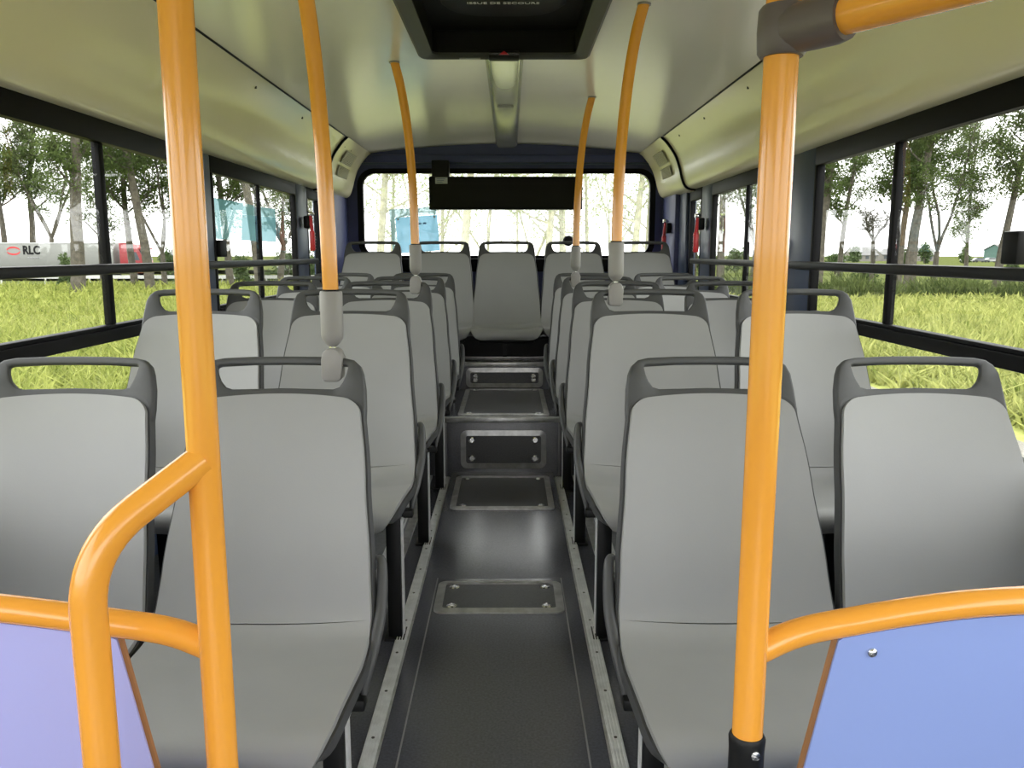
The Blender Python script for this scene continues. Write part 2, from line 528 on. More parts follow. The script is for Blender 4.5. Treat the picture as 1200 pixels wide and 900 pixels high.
# corners of the rectangle are taken by the middle point of each rounded corner
X0, X1, Z0, Z1 = lat(-1, HW + 0.03), lat(1, HW + 0.03), -0.35, 1.96
for c_, (x, z) in enumerate(((X1, Z1), (X0, Z1), (X0, Z0), (X1, Z0))):
    outer[c_ * n + 3] = (x, z)
    s0 = [1, 0] if c_ in (0, 2) else [0, 1]
    for k in range(3):
        f = k / 3
        if c_ == 0: outer[k] = (x, Z0 + (z - Z0) * (0.6 + 0.4 * f)); outer[4 + k] = (X0 + (x - X0) * (0.6 + 0.4 * (1 - (k + 1) / 3)), z)
        if c_ == 1: outer[n + k] = (X1 + (x - X1) * (0.6 + 0.4 * f), z); outer[n + 4 + k] = (x, Z0 + (z - Z0) * (0.6 + 0.4 * (1 - (k + 1) / 3)))
        if c_ == 2: outer[2 * n + k] = (x, Z1 + (z - Z1) * (0.6 + 0.4 * f)); outer[2 * n + 4 + k] = (X1 + (x - X1) * (0.6 + 0.4 * (1 - (k + 1) / 3)), z)
        if c_ == 3: outer[3 * n + k] = (X0 + (x - X0) * (0.6 + 0.4 * f), z); outer[3 * n + 4 + k] = (x, Z1 + (z - Z1) * (0.6 + 0.4 * (1 - (k + 1) / 3)))
mb = MB(); ring(mb, inner, outer, YR, YR + 0.06)
wr = mb.build('wall_rear', M['navy'])
tag(wr, 'navy blue rear wall of the bus around the back window', 'wall', kind='structure')
# header ledge and light trim line above the rear window
MB().box(lat(-1, 0.98), lat(1, 0.98), YR - 0.035, YR, 1.735, 1.79).build('header_panel', M['navy'], wr, bevel=0.008)
MB().tube([(lat(-1, 1.02), YR - 0.03, 1.728), (lat(1, 1.02), YR - 0.03, 1.728)], 0.009, 8).build('trim_strip', M['pillar'], wr, smooth=True)
MB().box(RWX0 + 0.03, RWX1 - 0.03, YR - 0.05, YR - 0.001, 0.97, 1.062).build('parcel_ledge', M['black_frame'], wr, bevel=0.006)
win_no += 1
wn = empty('window_%d' % win_no, ((RWX0 + RWX1) / 2, YR, RWZ0))
tag(wn, 'wide rear window with rounded corners and glare-whitened glass', 'window', kind='structure')
cxr = (RWX0 + RWX1) / 2
mb = MB(); ring(mb, [(x - cxr, z - RWZ0) for x, z in rounded(RWX0 + 0.028, RWX1 - 0.028, RWZ0 + 0.02, RWZ1 - 0.022, 0.09)],
                [(x - cxr, z - RWZ0) for x, z in rounded(RWX0 - 0.012, RWX1 + 0.012, RWZ0 - 0.012, RWZ1 + 0.012, 0.12)], -0.012, 0.03)
mb.build('window_frame', M['black_frame'], wn)
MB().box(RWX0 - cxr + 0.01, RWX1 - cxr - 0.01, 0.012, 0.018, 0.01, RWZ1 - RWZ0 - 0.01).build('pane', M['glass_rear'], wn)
MB().lathe((0.425 - cxr, -0.006, 1.19 - RWZ0), [(0.03, -0.02), (0.038, -0.012), (0.038, 0.012)], 16, 'y').build('wiper_motor_cover', M['black'], wn, smooth=True)

# front wall with windscreen behind the camera
mb = MB()
mb.box(lat(-1, HW + 0.06), lat(1, HW + 0.06), YF - 0.06, YF, -0.35, 0.35)
mb.box(lat(-1, HW + 0.06), lat(1, HW + 0.06), YF - 0.06, YF, 1.78, 1.97)
mb.box(lat(-1, HW + 0.06), lat(-1, HW - 0.08), YF - 0.06, YF, 0.35, 1.78)
mb.box(lat(1, HW - 0.08), lat(1, HW + 0.06), YF - 0.06, YF, 0.35, 1.78)
wf = mb.build('wall_front', M['wallblue'])
tag(wf, 'front wall of the bus below and around the windscreen', 'wall', kind='structure')
win_no += 1
ws = bx('window_%d' % win_no, M['windscreen'], lat(-1, HW - 0.08), lat(1, HW - 0.08), YF - 0.035, YF - 0.029, 0.35, 1.78)
tag(ws, 'wide front windscreen of the bus', 'window', kind='structure')

# ------------------------------------------------------------------ floor, steps, rails
AX0, AX1 = -0.312, 0.242           # aisle between the rails
mb = MB(); mb.box(lat(-1, HW), lat(1, HW), YF, YR, -0.30, 0.0)
fl = mb.build('floor', M['floor'])
tag(fl, 'charcoal vinyl bus floor with two steps up to the rear bench', 'floor', kind='structure')
ST1, ST2 = 3.93, 4.80
Z1, Z2 = 0.296, 0.455
bx('step', M['floor'], lat(-1, HW - 0.002), lat(1, HW - 0.002), ST1, YR - 0.002, 0.0, Z1, fl)
bx('step', M['floor'], lat(-1, HW - 0.004), lat(1, HW - 0.004), ST2, YR - 0.004, Z1, Z2, fl)
for (y, z) in ((ST1, Z1), (ST2, Z2)):
    MB().box(AX0 - 0.03, AX1 + 0.03, y - 0.006, y + 0.03, z - 0.022, z + 0.004).build('step_nosing', M['alu_dark'], fl, bevel=0.004)
for x in (AX0 - 0.005, AX1 + 0.005):
    MB().box(x - 0.006, x + 0.006, ST1 - 0.01, ST1, 0.0, Z1 - 0.022).build('riser_trim', M['seam'], fl, bevel=0.002)
for s, x in ((-1, AX0), (1, AX1)):
    m_ = MB()
    m_.box(x - 0.016, x + 0.016, YF, ST1 - 0.03, 0.0, 0.006)
    for k in range(4):
        m_.box(x - 0.013 + k * 0.0075, x - 0.0095 + k * 0.0075, YF, ST1 - 0.03, 0.006, 0.0085)
    rl = m_.build('aisle_rail', M['alu'], fl)
    for k in range(14):
        y = 1.1 + k * 0.2
        MB().lathe((x, y, 0.0085), [(0.004, 0), (0.004, 0.0008)], 8, 'z').build('screw', M['screwdark'], rl)
    # coved skirting inside the rail and welded seam
    MB().box(x - s * 0.016 - (0.006 if s > 0 else 0), x - s * 0.016 + (0 if s > 0 else 0.006), YF, ST1 - 0.03, 0, 0.003).build('rail_lip', M['alu_dark'], fl)
    MB().box(x - s * 0.066 - 0.002, x - s * 0.066 + 0.002, YF, 2.64, 0, 0.0012).build('floor_seam', M['seam'], fl)
    # podium under the seats
    px0, px1 = x + s * 0.105, lat(s, HW - 0.003)
    pod = bx('podium', M['podium'], min(px0, px1), max(px0, px1), 0.95, ST1 - 0.002, 0.0, 0.075, fl)
    for (dz, w_) in ((0.075, 0.02), (0.045, 0.008)):
        MB().box(px0 - (0.004 if s > 0 else w_), px0 + (w_ if s > 0 else 0.004), 0.95, ST1 - 0.01, dz - 0.008, dz + 0.003).build('podium_edge', M['alu'], pod, bevel=0.001)
    MB().box(px0 - 0.003 - (0.03 if s > 0 else 0.0), px0 + 0.003 + (0.0 if s > 0 else 0.03), 0.95, ST1 - 0.01, 0.0, 0.008).build('seat_track', M['alu_dark'], pod)

RAMP = 0.022  # slight floor tilt added to catch more rear window glare
m_ = MB()
m_.prism([(2.635, 0.0), (3.30, RAMP), (ST1 - 0.002, RAMP), (ST1 - 0.002, -0.001), (2.635, -0.001)], lambda p: (AX0 + 0.024, p[0], p[1]), lambda p: (AX1 - 0.024, p[0], p[1]))
m_.build('glare_ramp', M['floor'], fl)
def hatch(cx_, w, y0, y1, z, tilt=False, name='floor_hatch', screws=True):
    """framed service lid lying in the floor; tilt = standing in a riser (y0 is then the riser plane, z..y1 heights)"""
    def T(x, a, h):                         # a along the lid, h proud of the surface
        return (x, y0 - h, a) if tilt else (x, a, z + h)
    a0, a1 = (z, y1) if tilt else (y0, y1)
    x0, x1 = cx_ - w / 2, cx_ + w / 2
    r = 0.02
    lid = MB()
    pl = rounded(x0 + 0.012, x1 - 0.012, a0 + 0.012, a1 - 0.012, r)
    lid.prism(pl, lambda p: T(p[0], p[1], 0.0), lambda p: T(p[0], p[1], 0.0035))
    o = lid.build(name, M['lid'], fl)
    inn = rounded(x0 + 0.026, x1 - 0.026, a0 + 0.026, a1 - 0.026, r * 0.6); out = rounded(x0, x1, a0, a1, r * 1.5)
    f = MB(); N = len(inn)
    for h in (0.0, 0.009):
        f.v += [T(p[0], p[1], h) for p in inn] + [T(p[0], p[1], h * 0.6) for p in out]
    for i in range(N):
        j = (i + 1) % N
        f.f += [(2 * N + i, 2 * N + j, 3 * N + j, 3 * N + i), (i, j, 2 * N + j, 2 * N + i), (N + i, N + j, 3 * N + j, 3 * N + i), (i, N + i, N + j, j)]
    f.build('hatch_frame', M['alu_dark'], o)
    if screws:
        for sx in (x0 + 0.055, x1 - 0.055):
            for sa in (a0 + 0.05, a1 - 0.05):
                s_ = MB()
                if tilt: s_.lathe((sx, y0 - 0.0035, sa), [(0.017, 0), (0.017, -0.002), (0.012, -0.0045), (0.011, -0.002), (0.005, -0.002), (0.004, -0.006)], 14, 'y')
                else: s_.lathe((sx, sa, z + 0.0035), [(0.017, 0), (0.017, 0.002), (0.012, 0.0045), (0.011, 0.002), (0.005, 0.002), (0.004, 0.006)], 14, 'z')
                s_.build('screw', M['chrome'], o, smooth=True)
    return o
hatch(CX - 0.003, 0.41, 2.36, 2.605, 0.0)
hatch(CX - 0.002, 0.45, 3.32, 3.84, RAMP)
hatch(CX, 0.425, ST1 - 0.001, 0.235, 0.042, tilt=True)
hatch(CX, 0.46, ST1 + 0.05, ST2 - 0.02, Z1)
hatch(CX, 0.46, ST2 - 0.001, Z2 - 0.03, Z1 + 0.01, tilt=True)
# dark box below the rear bench
ds = MB()
ds.box(lat(-1, HW - 0.006), lat(1, HW - 0.006), 5.02, YR - 0.006, Z2, 0.575)
sb = ds.build('bench_box', M['black'], fl)
bx('box_seam', M['black_metal'], CX - 0.012, CX + 0.012, 5.0, 5.02, Z2, 0.575, sb)
MB().box(AX0 - 0.2, AX1 + 0.2, 4.99, 5.02, Z2, Z2 + 0.012).build('box_edge', M['alu_dark'], sb, bevel=0.003)

# ------------------------------------------------------------------ seats
# profile of the shell seen from the side: (y away from the camera, z above the cushion)
PROF = catmull([(0, -.652, -.045), (0, -.664, -.018), (0, -.648, .004), (0, -.60, .010), (0, -.48, .002), (0, -.36, -.010), (0, -.285, -.008),
                (0, -.243, .018), (0, -.215, .075), (0, -.172, .19), (0, -.120, .315), (0, -.068, .43), (0, -.048, .473), (0, -.012, .545)], 6)
ARC = [0.0]
for i in range(1, len(PROF)): ARC.append(ARC[-1] + (PROF[i] - PROF[i - 1]).length)
def prof_at(s):
    s = max(0, min(ARC[-1] - 1e-6, s))
    for i in range(1, len(ARC)):
        if s <= ARC[i]:
            t = (s - ARC[i - 1]) / (ARC[i] - ARC[i - 1])
            p = PROF[i - 1].lerp(PROF[i], t)
            d = (PROF[i] - PROF[max(i - 2, 0)]).normalized()
            return p, Vector((0, -d.z, d.y))      # point and normal towards the sitter
def arc_of_z(z, lo=0.45):
    best = None
    for i in range(len(PROF)):
        if ARC[i] > ARC[-1] * lo and PROF[i].z >= z:
            t = (z - PROF[i - 1].z) / (PROF[i].z - PROF[i - 1].z)
            return ARC[i - 1] + t * (ARC[i] - ARC[i - 1])
    return ARC[-1]
S_CREASE = ARC[6 * 7]
S_TOP = arc_of_z(0.472)
WPTS = [(0.0, .205), (0.10, .222), (0.30, .226), (S_CREASE, .222), (S_CREASE + .12, .214), (S_CREASE + .3, .197), (S_TOP, .177), (ARC[-1], .170)]
def half_w(s):
    for i in range(1, len(WPTS)):
        if s <= WPTS[i][0]:
            a, b = WPTS[i - 1], WPTS[i]
            t = (s - a[0]) / (b[0] - a[0]); t = t * t * (3 - 2 * t) * 0.5 + t * 0.5
            return a[1] + (b[1] - a[1]) * t
    return WPTS[-1][1]
def surf(s, x, back):
    """point of the shell surface at arc s, lateral x, moved back from the sitter"""
    p, nrm = prof_at(s)
    u = x / 0.22
    f = 0.028 if s > S_CREASE else 0.014 + 0.014 * max(0, (s - S_CREASE + 0.15) / 0.15)
    q = p + nrm * (f * u * u - back)
    return (x, q.y, q.z)
def shell_patch(s0, s1, grow, back, r0, r1, arch, rows_n=26, nu=15):
    """rounded patch of the shell from arc s0 to s1; r0, r1 corner radii at the two ends"""
    svals = []
    for k in range(7): svals.append(s0 + max(r0, 0.004) * (1 - math.cos(k / 6 * math.pi / 2)))
    a, b = svals[-1], s1 - max(r1, 0.004)
    for k in range(1, rows_n): svals.append(a + (b - a) * k / rows_n)
    for k in range(7): svals.append(s1 - max(r1, 0.004) * (1 - math.sin(k / 6 * math.pi / 2)))
    rows = []
    for s in svals:
        w = half_w(s) + grow
        if r0 > 0 and s < s0 + r0: d = r0 - (s - s0); w += -r0 + math.sqrt(max(0, r0 * r0 - d * d))
        if r1 > 0 and s > s1 - r1: d = r1 - (s1 - s); w += -r1 + math.sqrt(max(0, r1 * r1 - d * d))
        row = []
        for i in range(nu):
            u = i / (nu - 1) * 2 - 1
            x = u * w
            t = max(0.0, (s - (s1 - 0.12)) / 0.12) if s1 > S_CREASE + 0.1 else 0.0
            row.append(surf(s - arch * t * (abs(x) / 0.17) ** 2, x, back))
        rows.append(row)
    return MB().grid(rows)

def seat_parts(root, side=0, leg_h=0.0, foot_x=0.0, bracket=True):
    """all parts of one seat under root; side = lateral sign of its aisle edge; leg_h = leg length below the cushion"""
    shell_patch(S_CREASE + 0.0012, S_TOP, 0.0, 0.0, 0.0, 0.035, 0.018).build('backrest', M['seat'], root, smooth=True, solid=0.009, offset=-1, angle=50)
    shell_patch(0.0, S_CREASE - 0.0012, 0.0, 0.0, 0.07, 0.0, 0.0).build('seat_pan', M['seat'], root, smooth=True, solid=0.009, offset=-1, angle=50)
    shell_patch(-0.004 + 0.004, S_TOP + 0.004, 0.006, 0.011, 0.075, 0.03, 0.014).build('shell_rim', M['seat_dark'], root, smooth=True, solid=0.02, offset=-1, angle=50)
    # head loop: plate with a slot
    out2 = []; h0, h1 = 0.40, 0.548
    ss = [(-0.1885, h0), (-0.1885, 0.44), (-0.1855, 0.478), (-0.180, 0.510), (-0.172, 0.528), (-0.158, 0.540), (-0.135, 0.546), (-0.07, 0.551), (0, 0.5525)]
    out2 = ss + [(-x, z) for x, z in reversed(ss[:-1])] + [(0.1, 0.40), (0, 0.40), (-0.1, 0.40)]
    ii = [(-0.146, 0.527), (-0.143, 0.514), (-0.136, 0.496), (-0.126, 0.486), (-0.112, 0.4825), (-0.06, 0.485), (0, 0.487)]
    jj = [(-0.138, 0.530), (-0.07, 0.534), (0, 0.535)]
    inn2 = ii + [(-x, z) for x, z in reversed(ii[:-1])] + [(0.138, 0.530), (0.07, 0.534), (0, 0.535), (-0.07, 0.534), (-0.138, 0.530)]
    bm = bmesh.new()
    def loop(pts):
        vsn = [bm.verts.new((x, 0, z)) for x, z in pts]
        return [bm.edges.new((vsn[i], vsn[(i + 1) % len(vsn)])) for i in range(len(vsn))]
    ed = loop(out2) + loop(inn2)
    bmesh.ops.triangle_fill(bm, use_beauty=True, use_dissolve=False, edges=ed)
    for v in bm.verts:
        x, z = v.co.x, v.co.z
        v.co = Vector(surf(arc_of_z(min(z, 0.544)), x, 0.004 if z > 0.49 else (0.0105 if z > 0.45 else 0.0125)))
        if z > 0.544: v.co.z += z - 0.544
    bmesh.ops.recalc_face_normals(bm, faces=bm.faces)
    if sum(f.normal.y for f in bm.faces) > 0: bmesh.ops.reverse_faces(bm, faces=bm.faces)
    mb_ = MB(); bm.verts.ensure_lookup_table()
    mb_.v = [tuple(v.co) for v in bm.verts]; mb_.f = [tuple(v.index for v in f.verts) for f in bm.faces]
    bm.verts.index_update(); mb_.f = [tuple(v.index for v in f.verts) for f in bm.faces]
    bm.free()
    mb_.build('grab_handle', M['seat_dark'], root, solid=0.022, offset=-1, bevel=0.005, angle=55)
    # steel carrier under the cushion
    mc = MB()
    mc.box(-0.17, 0.17, -0.56, -0.27, -0.075, -0.035)
    mc.box(-0.19, 0.19, -0.40, -0.34, -0.105, -0.07)
    mc.build('carrier', M['black_metal'], root, bevel=0.004)
    if side and bracket:
        s = side
        pts = catmull([(s * .226, -.176, .140), (s * .237, -.190, .128), (s * .240, -.235, .05), (s * .233, -.300, -.01), (s * .224, -.345, -.055), (s * .222, -.362, -.085)], 5)
        nn = len(pts)
        rr = [0.006 + 0.0065 * math.sin(math.pi * min(1, (i + 2) / nn)) for i in range(nn)]
        MB().tube(pts, rr, 10, squash=1.0).build('side_bracket', M['seat_dark'], root, smooth=True)
        MB().box(min(s * .16, s * .228), max(s * .16, s * .228), -.385, -.35, -.095, -.072).build('bracket_bolt_plate', M['black_metal'], root, bevel=0.004)
    if leg_h > 0.01:
        x = foot_x
        lg = MB().box(x - 0.02, x + 0.02, -0.445, -0.395, -0.075 - leg_h, -0.075).build('leg', M['black_metal'], root, bevel=0.003)
        if side:
            e = x + side * 0.021
            MB().box(e - 0.002, e + 0.004 if side > 0 else e + 0.002, -0.427, -0.403, -0.075 - leg_h, -0.085).build('leg_edge_strip', M['alu'], lg)
        MB().box(x - 0.03, x + 0.03, -0.46, -0.38, -0.075 - leg_h, -0.075 - leg_h + 0.008).build('foot_plate', M['black_metal'], lg, bevel=0.002)

ROWY = [1.83, 2.64, 3.41, 4.14, 4.84]
BASEZ = [0.32, 0.438, 0.438, 0.438, 0.438]
ORD = ['first', 'second', 'third', 'fourth', 'fifth']
SX = {('lilac', 'aisle'): -0.508, ('lilac', 'window'): -0.977, ('blue', 'aisle'): 0.448, ('blue', 'window'): 0.914}
protos = {}
for k in range(5):
    for nm in ('lilac', 'blue'):
        for pos in ('aisle', 'window'):
            s = 1 if nm == 'lilac' else -1
            ground = {True: 0.0 if k < 4 else Z1, False: 0.075 if k < 4 else Z1}[pos == 'aisle']
            leg = BASEZ[k] - 0.075 - ground
            key = (s if pos == 'aisle' else 0, round(leg, 3))
            if key not in protos:
                t = empty('bus_seat')
                seat_parts(t, side=key[0], leg_h=leg, foot_x=0.178 * s if pos == 'aisle' else 0.0)
                protos[key] = t
            else:
                t = copy_tree(protos[key])
            t.location = (SX[nm, pos], ROWY[k], BASEZ[k])
            side_txt = 'on the lilac panel side' if nm == 'lilac' else 'on the blue panel side'
            tag(t, 'grey plastic %s seat, %s row behind the partition, %s' % (pos, ORD[k], side_txt), 'seat', 'grey bus seats in rows of two')
rear = None
for x, w in ((-0.905, 'rear bench seat in the corner nearest the blue sheet'), (-0.448, 'rear bench seat in front of the blue sheet'), (-0.018, 'middle seat of the five on the rear bench'),
             (0.425, 'rear bench seat next to the corner seat below two red hammers'), (0.878, 'rear bench seat in the corner below the two red hammers')):
    if rear is None:
        rear = empty('bus_seat'); seat_parts(rear); t = rear
    else:
        t = copy_tree(rear)
    t.location = (x, 5.50, 0.632)
    tag(t, 'grey plastic ' + w, 'seat', 'grey seats of the rear bench')

# ------------------------------------------------------------------ grab poles standing on seat handles
def seat_pole(x, k, sgn, where):
    hz = BASEZ[k] + 0.535; y = ROWY[k] - 0.012
    t = empty('grab_pole', (x, y, hz))
    top = zc(x + sgn * 0.07) - hz
    b = 0.125
    pts = catmull([(sgn * 0.07 * d_, 0, b + f_ * (top + 0.002 - b)) for f_, d_ in ((0, 0), (.27, .05), (.5, .17), (.7, .375), (.87, .66), (1, 1))], 8)
    MB().tube(pts, 0.0175, 20).build('pole', M['yellow'], t, smooth=True)
    MB().lathe((0, 0, 0), [(0.008, 0.038), (0.016, 0.045), (0.0235, 0.056), (0.025, 0.066), (0.025, 0.158), (0.0235, 0.162), (0.018, 0.162)], 22).build('cuff', M['cuff'], t, smooth=True)
    MB().lathe((0, 0, 0), [(0.0185, 0.1605), (0.0185, 0.166)], 18).build('rubber_ring', M['black'], t)
    # jaw gripping the handle bar
    poly = [(-0.024, -0.032), (-0.018, -0.04), (0.014, -0.04), (0.021, -0.032), (0.024, 0.012), (0.018, 0.028), (0.008, 0.036), (-0.008, 0.036), (-0.02, 0.026), (-0.024, 0.008)]
    MB().prism(poly, lambda p: (p[0], -0.022, p[1]), lambda p: (p[0], 0.024, p[1])).build('handle_clamp', M['cuff'], t, bevel=0.006)
    MB().lathe((0, 0, 0), [(0.008, 0.03), (0.008, 0.046)], 12).build('joint', M['chrome'], t, smooth=True)
    MB().lathe((sgn * 0.07, 0, top), [(0.0215, -0.006), (0.0215, -0.001), (0.020, 0.004)], 20).build('ceiling_flange', M['cuff'], t, smooth=True)
    tag(t, where, 'pole', 'yellow poles between seats and ceiling')
    return t
seat_pole(-0.398, 0, -1, 'curved yellow pole clamped to first row aisle seat on lilac panel side')
seat_pole(-0.389, 2, -1, 'curved yellow pole clamped to third row aisle seat on lilac panel side')
seat_pole(0.342, 1, 1, 'curved yellow pole clamped to second row aisle seat on blue panel side')
seat_pole(0.334, 3, 1, 'curved yellow pole clamped to fourth row aisle seat on blue panel side')

# ------------------------------------------------------------------ front partitions
TR = 0.0178
YP = 0.90
# lilac side
t = empty('partition', (-0.341, YP - 0.02, 0))
def loc_(pts): return [(p[0] + 0.341, p[1] - (YP - 0.02), p[2]) for p in pts]
MB().tube(loc_([(-0.341, 0.88, 0.0), (-0.341, 0.88, 1.0), (-0.341, 0.88, zc(-0.341))]), TR, 24).build('pole', M['yellow'], t, smooth=True)
bend = [Vector((-0.341, 0.878, 0.874)), Vector((-0.372, 0.856, 0.850)), Vector((-0.400, 0.836, 0.828))]
P0, P1, P2 = Vector((-0.400, 0.836, 0.828)), Vector((-0.440, 0.806, 0.796)), Vector((-0.440, 0.80, 0.735))
bend += [P0 * (1 - f) ** 2 + P1 * 2 * f * (1 - f) + P2 * f * f for f in [k / 10 for k in range(1, 11)]]
bend += [Vector((-0.440, 0.80, z)) for z in (0.70, 0.6, 0.4, 0.2, 0.0)]
MB().tube(loc_(bend), 0.0185, 24).build('bent_handrail', M['yellow'], t, smooth=True, angle=60)
railL = catmull([(-0.341, 0.885, 0.645), (-0.40, YP, 0.659), (-0.47, YP, 0.671), (-0.60, YP, 0.689), (-0.75, YP, 0.703), (-0.95, YP, 0.714), (lat(-1, HW), YP, 0.718)], 6)
MB().tube(loc_(railL), 0.0165, 24).build('top_rail', M['yellow'], t, smooth=True)
def panel(parent, ox, rail, xe, slope, mat, sgn):
    top = [(p.x, p.z - 0.0162) for p in rail if (p.x - xe) * sgn > 0]
    zt = top[0][1] - 0.003
    poly = [(xe - sgn * slope * (zt - 0.06), 0.06), (xe, zt)] + top + [(top[-1][0], 0.06)]
    pn = MB().prism(poly, lambda p: (p[0] - ox, -0.006 + 0.02, p[1]), lambda p: (p[0] - ox, 0.006 + 0.02, p[1])).build('panel', mat, parent)
    ee = MB()
    e = [poly[0], poly[1]] + [p for p in top]
    ee.tube([(p[0] - ox, 0.02, p[1]) for p in e], 0.0028, 8, squash=2.2)
    ee.build('panel_edge', M['panel_edge'], pn)
    return pn
pn = panel(t, -0.341, railL, -0.462, 0.19, M['panel_lit'], -1)
tag(t, 'yellow bent tube handrail frame holding a lilac-lit partition panel', 'partition')
# blue side
t = empty('partition', (0.281, YP - 0.02, 0))
def loc2(pts): return [(p[0] - 0.281, p[1] - (YP - 0.02), p[2]) for p in pts]
MB().tube(loc2([(0.281, 0.88, 0.52), (0.281, 0.88, 1.2), (0.281, 0.88, zc(0.281))]), TR, 24).build('pole', M['yellow'], t, smooth=True)
railR = catmull([(0.281, 0.885, 0.638), (0.34, YP, 0.656), (0.406, YP, 0.671), (0.505, YP, 0.688), (0.606, YP, 0.697), (0.85, YP, 0.706), (lat(1, HW), YP, 0.708)], 6)
MB().tube(loc2(railR), 0.0165, 24).build('top_rail', M['yellow'], t, smooth=True)
so = MB()
so.lathe((0, 0, 0), [(0.034, 0.0), (0.034, 0.012), (0.021, 0.02), (0.0205, 0.52), (0.0215, 0.535), (0.019, 0.54)], 22)
so_ = so.build('socket', M['black_metal'], t, smooth=True)
MB().lathe((0.004, -0.0205, 0.525), [(0.0055, 0.002), (0.0055, -0.003), (0.002, -0.0045)], 12, 'y').build('socket_bolt', M['chrome'], so_, smooth=True)
pn = panel(t, 0.281, railR, 0.388, 0.19, M['panel_blue'], 1)
MB().lathe((0.428 - 0.281, 0.014, 0.635), [(0.0055, 0.001), (0.0055, -0.003), (0.003, -0.005)], 14, 'y').build('bolt', M['chrome'], pn, smooth=True)
# clamp and cross tube near the ceiling
dirv = Vector((0.092, -0.13, 0.0)).normalized()
c0 = Vector((0, 0, 1.325))
MB().lathe((0, 0, 0), [(0.0215, 1.300), (0.0245, 1.304), (0.0255, 1.325), (0.0245, 1.346), (0.0215, 1.350)], 24).build('pole_clamp', M['clampdark'], t, smooth=True)
MB().tube([c0 + dirv * 0.012, c0 + dirv * 0.035, c0 + dirv * 0.062, c0 + dirv * 0.072], [0.0235, 0.0245, 0.0245, 0.0225], 22).build('clamp_sleeve', M['clampdark'], t, smooth=True)
MB().tube([c0 + dirv * 0.05, c0 + dirv * 0.2, c0 + dirv * 0.4] + [c0 + dirv * (0.4 + 0.07 * math.sin(R(a))) + Vector((0, 0, 0.07 * (1 - math.cos(R(a))))) for a in range(15, 91, 15)] + [c0 + dirv * 0.47 + Vector((0, 0, zc(0.55) - 1.325))], TR, 22).build('cross_tube', M['yellow'], t, smooth=True)
for dz in (-0.008, 0.014):
    MB().lathe((0.008, -0.0245, 1.325 + dz), [(0.0052, 0.004), (0.0052, -0.0008), (0.002, -0.0012)], 12, 'y').build('clamp_screw', M['chrome'] if dz < 0 else M['screwdark'], t, smooth=True)
tag(t, 'yellow upright pole with curved rail holding a blue partition panel', 'partition')

# ------------------------------------------------------------------ rails along the windows
for side, nm in ((-1, 'lilac'), (1, 'blue')):
    x = lat(side, HW - 0.055)
    t = empty('window_guard_rail', (x, 1.0, 1.055))
    MB().box(-0.012, 0.012, -0.25, 3.98, -0.015, 0.015).build('bar', M['black_metal'], t, bevel=0.007)
    for y in (2.25, 3.81):
        MB().box(min(0, side * 0.033), max(0, side * 0.033), y - 0.015, y + 0.015, -0.01, 0.01).build('bracket', M['black_metal'], t, bevel=0.002)
    tag(t, 'black guard rail bar across the side windows on the %s panel side' % nm, 'rail', 'guard rails across the windows')

# ------------------------------------------------------------------ roof hatch
hx, hy = (HX0 + HX1) / 2, (HY0 + HY1) / 2
t = empty('roof_hatch', (hx, hy, zc(CX)))
w2, l2 = (HX1 - HX0) / 2, (HY1 - HY0) / 2
fr = MB()
o_ = rounded(-w2, w2, -l2, l2, 0.035, 4); i_ = rounded(-w2 + 0.055, w2 - 0.055, -l2 + 0.045, l2 - 0.045, 0.03, 4)
N = len(o_)
zl = [(o_, 0.02), (o_, -0.028), (rounded(-w2 + 0.01, w2 - 0.01, -l2 + 0.01, l2 - 0.01, 0.032, 4), -0.036), (rounded(-w2 + 0.04, w2 - 0.04, -l2 + 0.032, l2 - 0.032, 0.03, 4), -0.034), (i_, -0.026), (i_, -0.018)]
for pts, z in zl: fr.v += [(x, y, z) for x, y in pts]
for a in range(len(zl) - 1):
    for i in range(N):
        j = (i + 1) % N
        fr.f.append((a * N + i, a * N + j, (a + 1) * N + j, (a + 1) * N + i))
fr.build('frame', M['hatch'], t, smooth=True, angle=30)
li = MB(); li.v = [(x, y, z) for z in (-0.018, 0.09) for x, y in i_]
li.f = [(i, (i + 1) % N, N + (i + 1) % N, N + i) for i in range(N)]
li.build('liner', M['black'], t, fixn=False)
ld = MB()
ld.prism(rounded(-w2 + 0.05, w2 - 0.05, -l2 + 0.04, l2 - 0.04, 0.03, 4), lambda p: (p[0], p[1], 0.06), lambda p: (p[0], p[1], 0.09))
lid = ld.build('lid', M['black'], t)
MB().prism(rounded(-0.17, 0.17, -0.24, 0.135, 0.12, 8), lambda p: (p[0] * 1.25, p[1], 0.06), lambda p: (p[0] * 1.1, p[1], 0.045)).build('lid_boss', M['black'], lid, bevel=0.006)
text_mesh('lettering', 'ISSUE DE SECOURS', 0.030, M['white'], lid, (0.0, -0.025, 0.0440), (math.pi, 0, 0), xscale=0.95)
hd = MB().box(-0.058, 0.058, l2 - 0.075, l2 - 0.015, -0.044, -0.018).build('handle', M['black'], t, bevel=0.006)
MB().box(-0.056, 0.056, l2 - 0.0765, l2 - 0.075, -0.034, -0.026).build('handle_plate', M['chrome'], hd)
MB().prism([(-0.018, -0.033), (0.018, -0.033), (0, -0.020)], lambda p: (p[0], l2 - 0.0765, p[1]), lambda p: (p[0], l2 - 0.079, p[1])).build('red_triangle', M['red'], hd)
MB().box(-0.17, -0.09, l2 - 0.03, l2 - 0.02, -0.0375, -0.034).build('sticker', M['textgrey'], t)
tag(t, 'black roof emergency hatch with dark frame and printed French lettering', 'roof hatch')

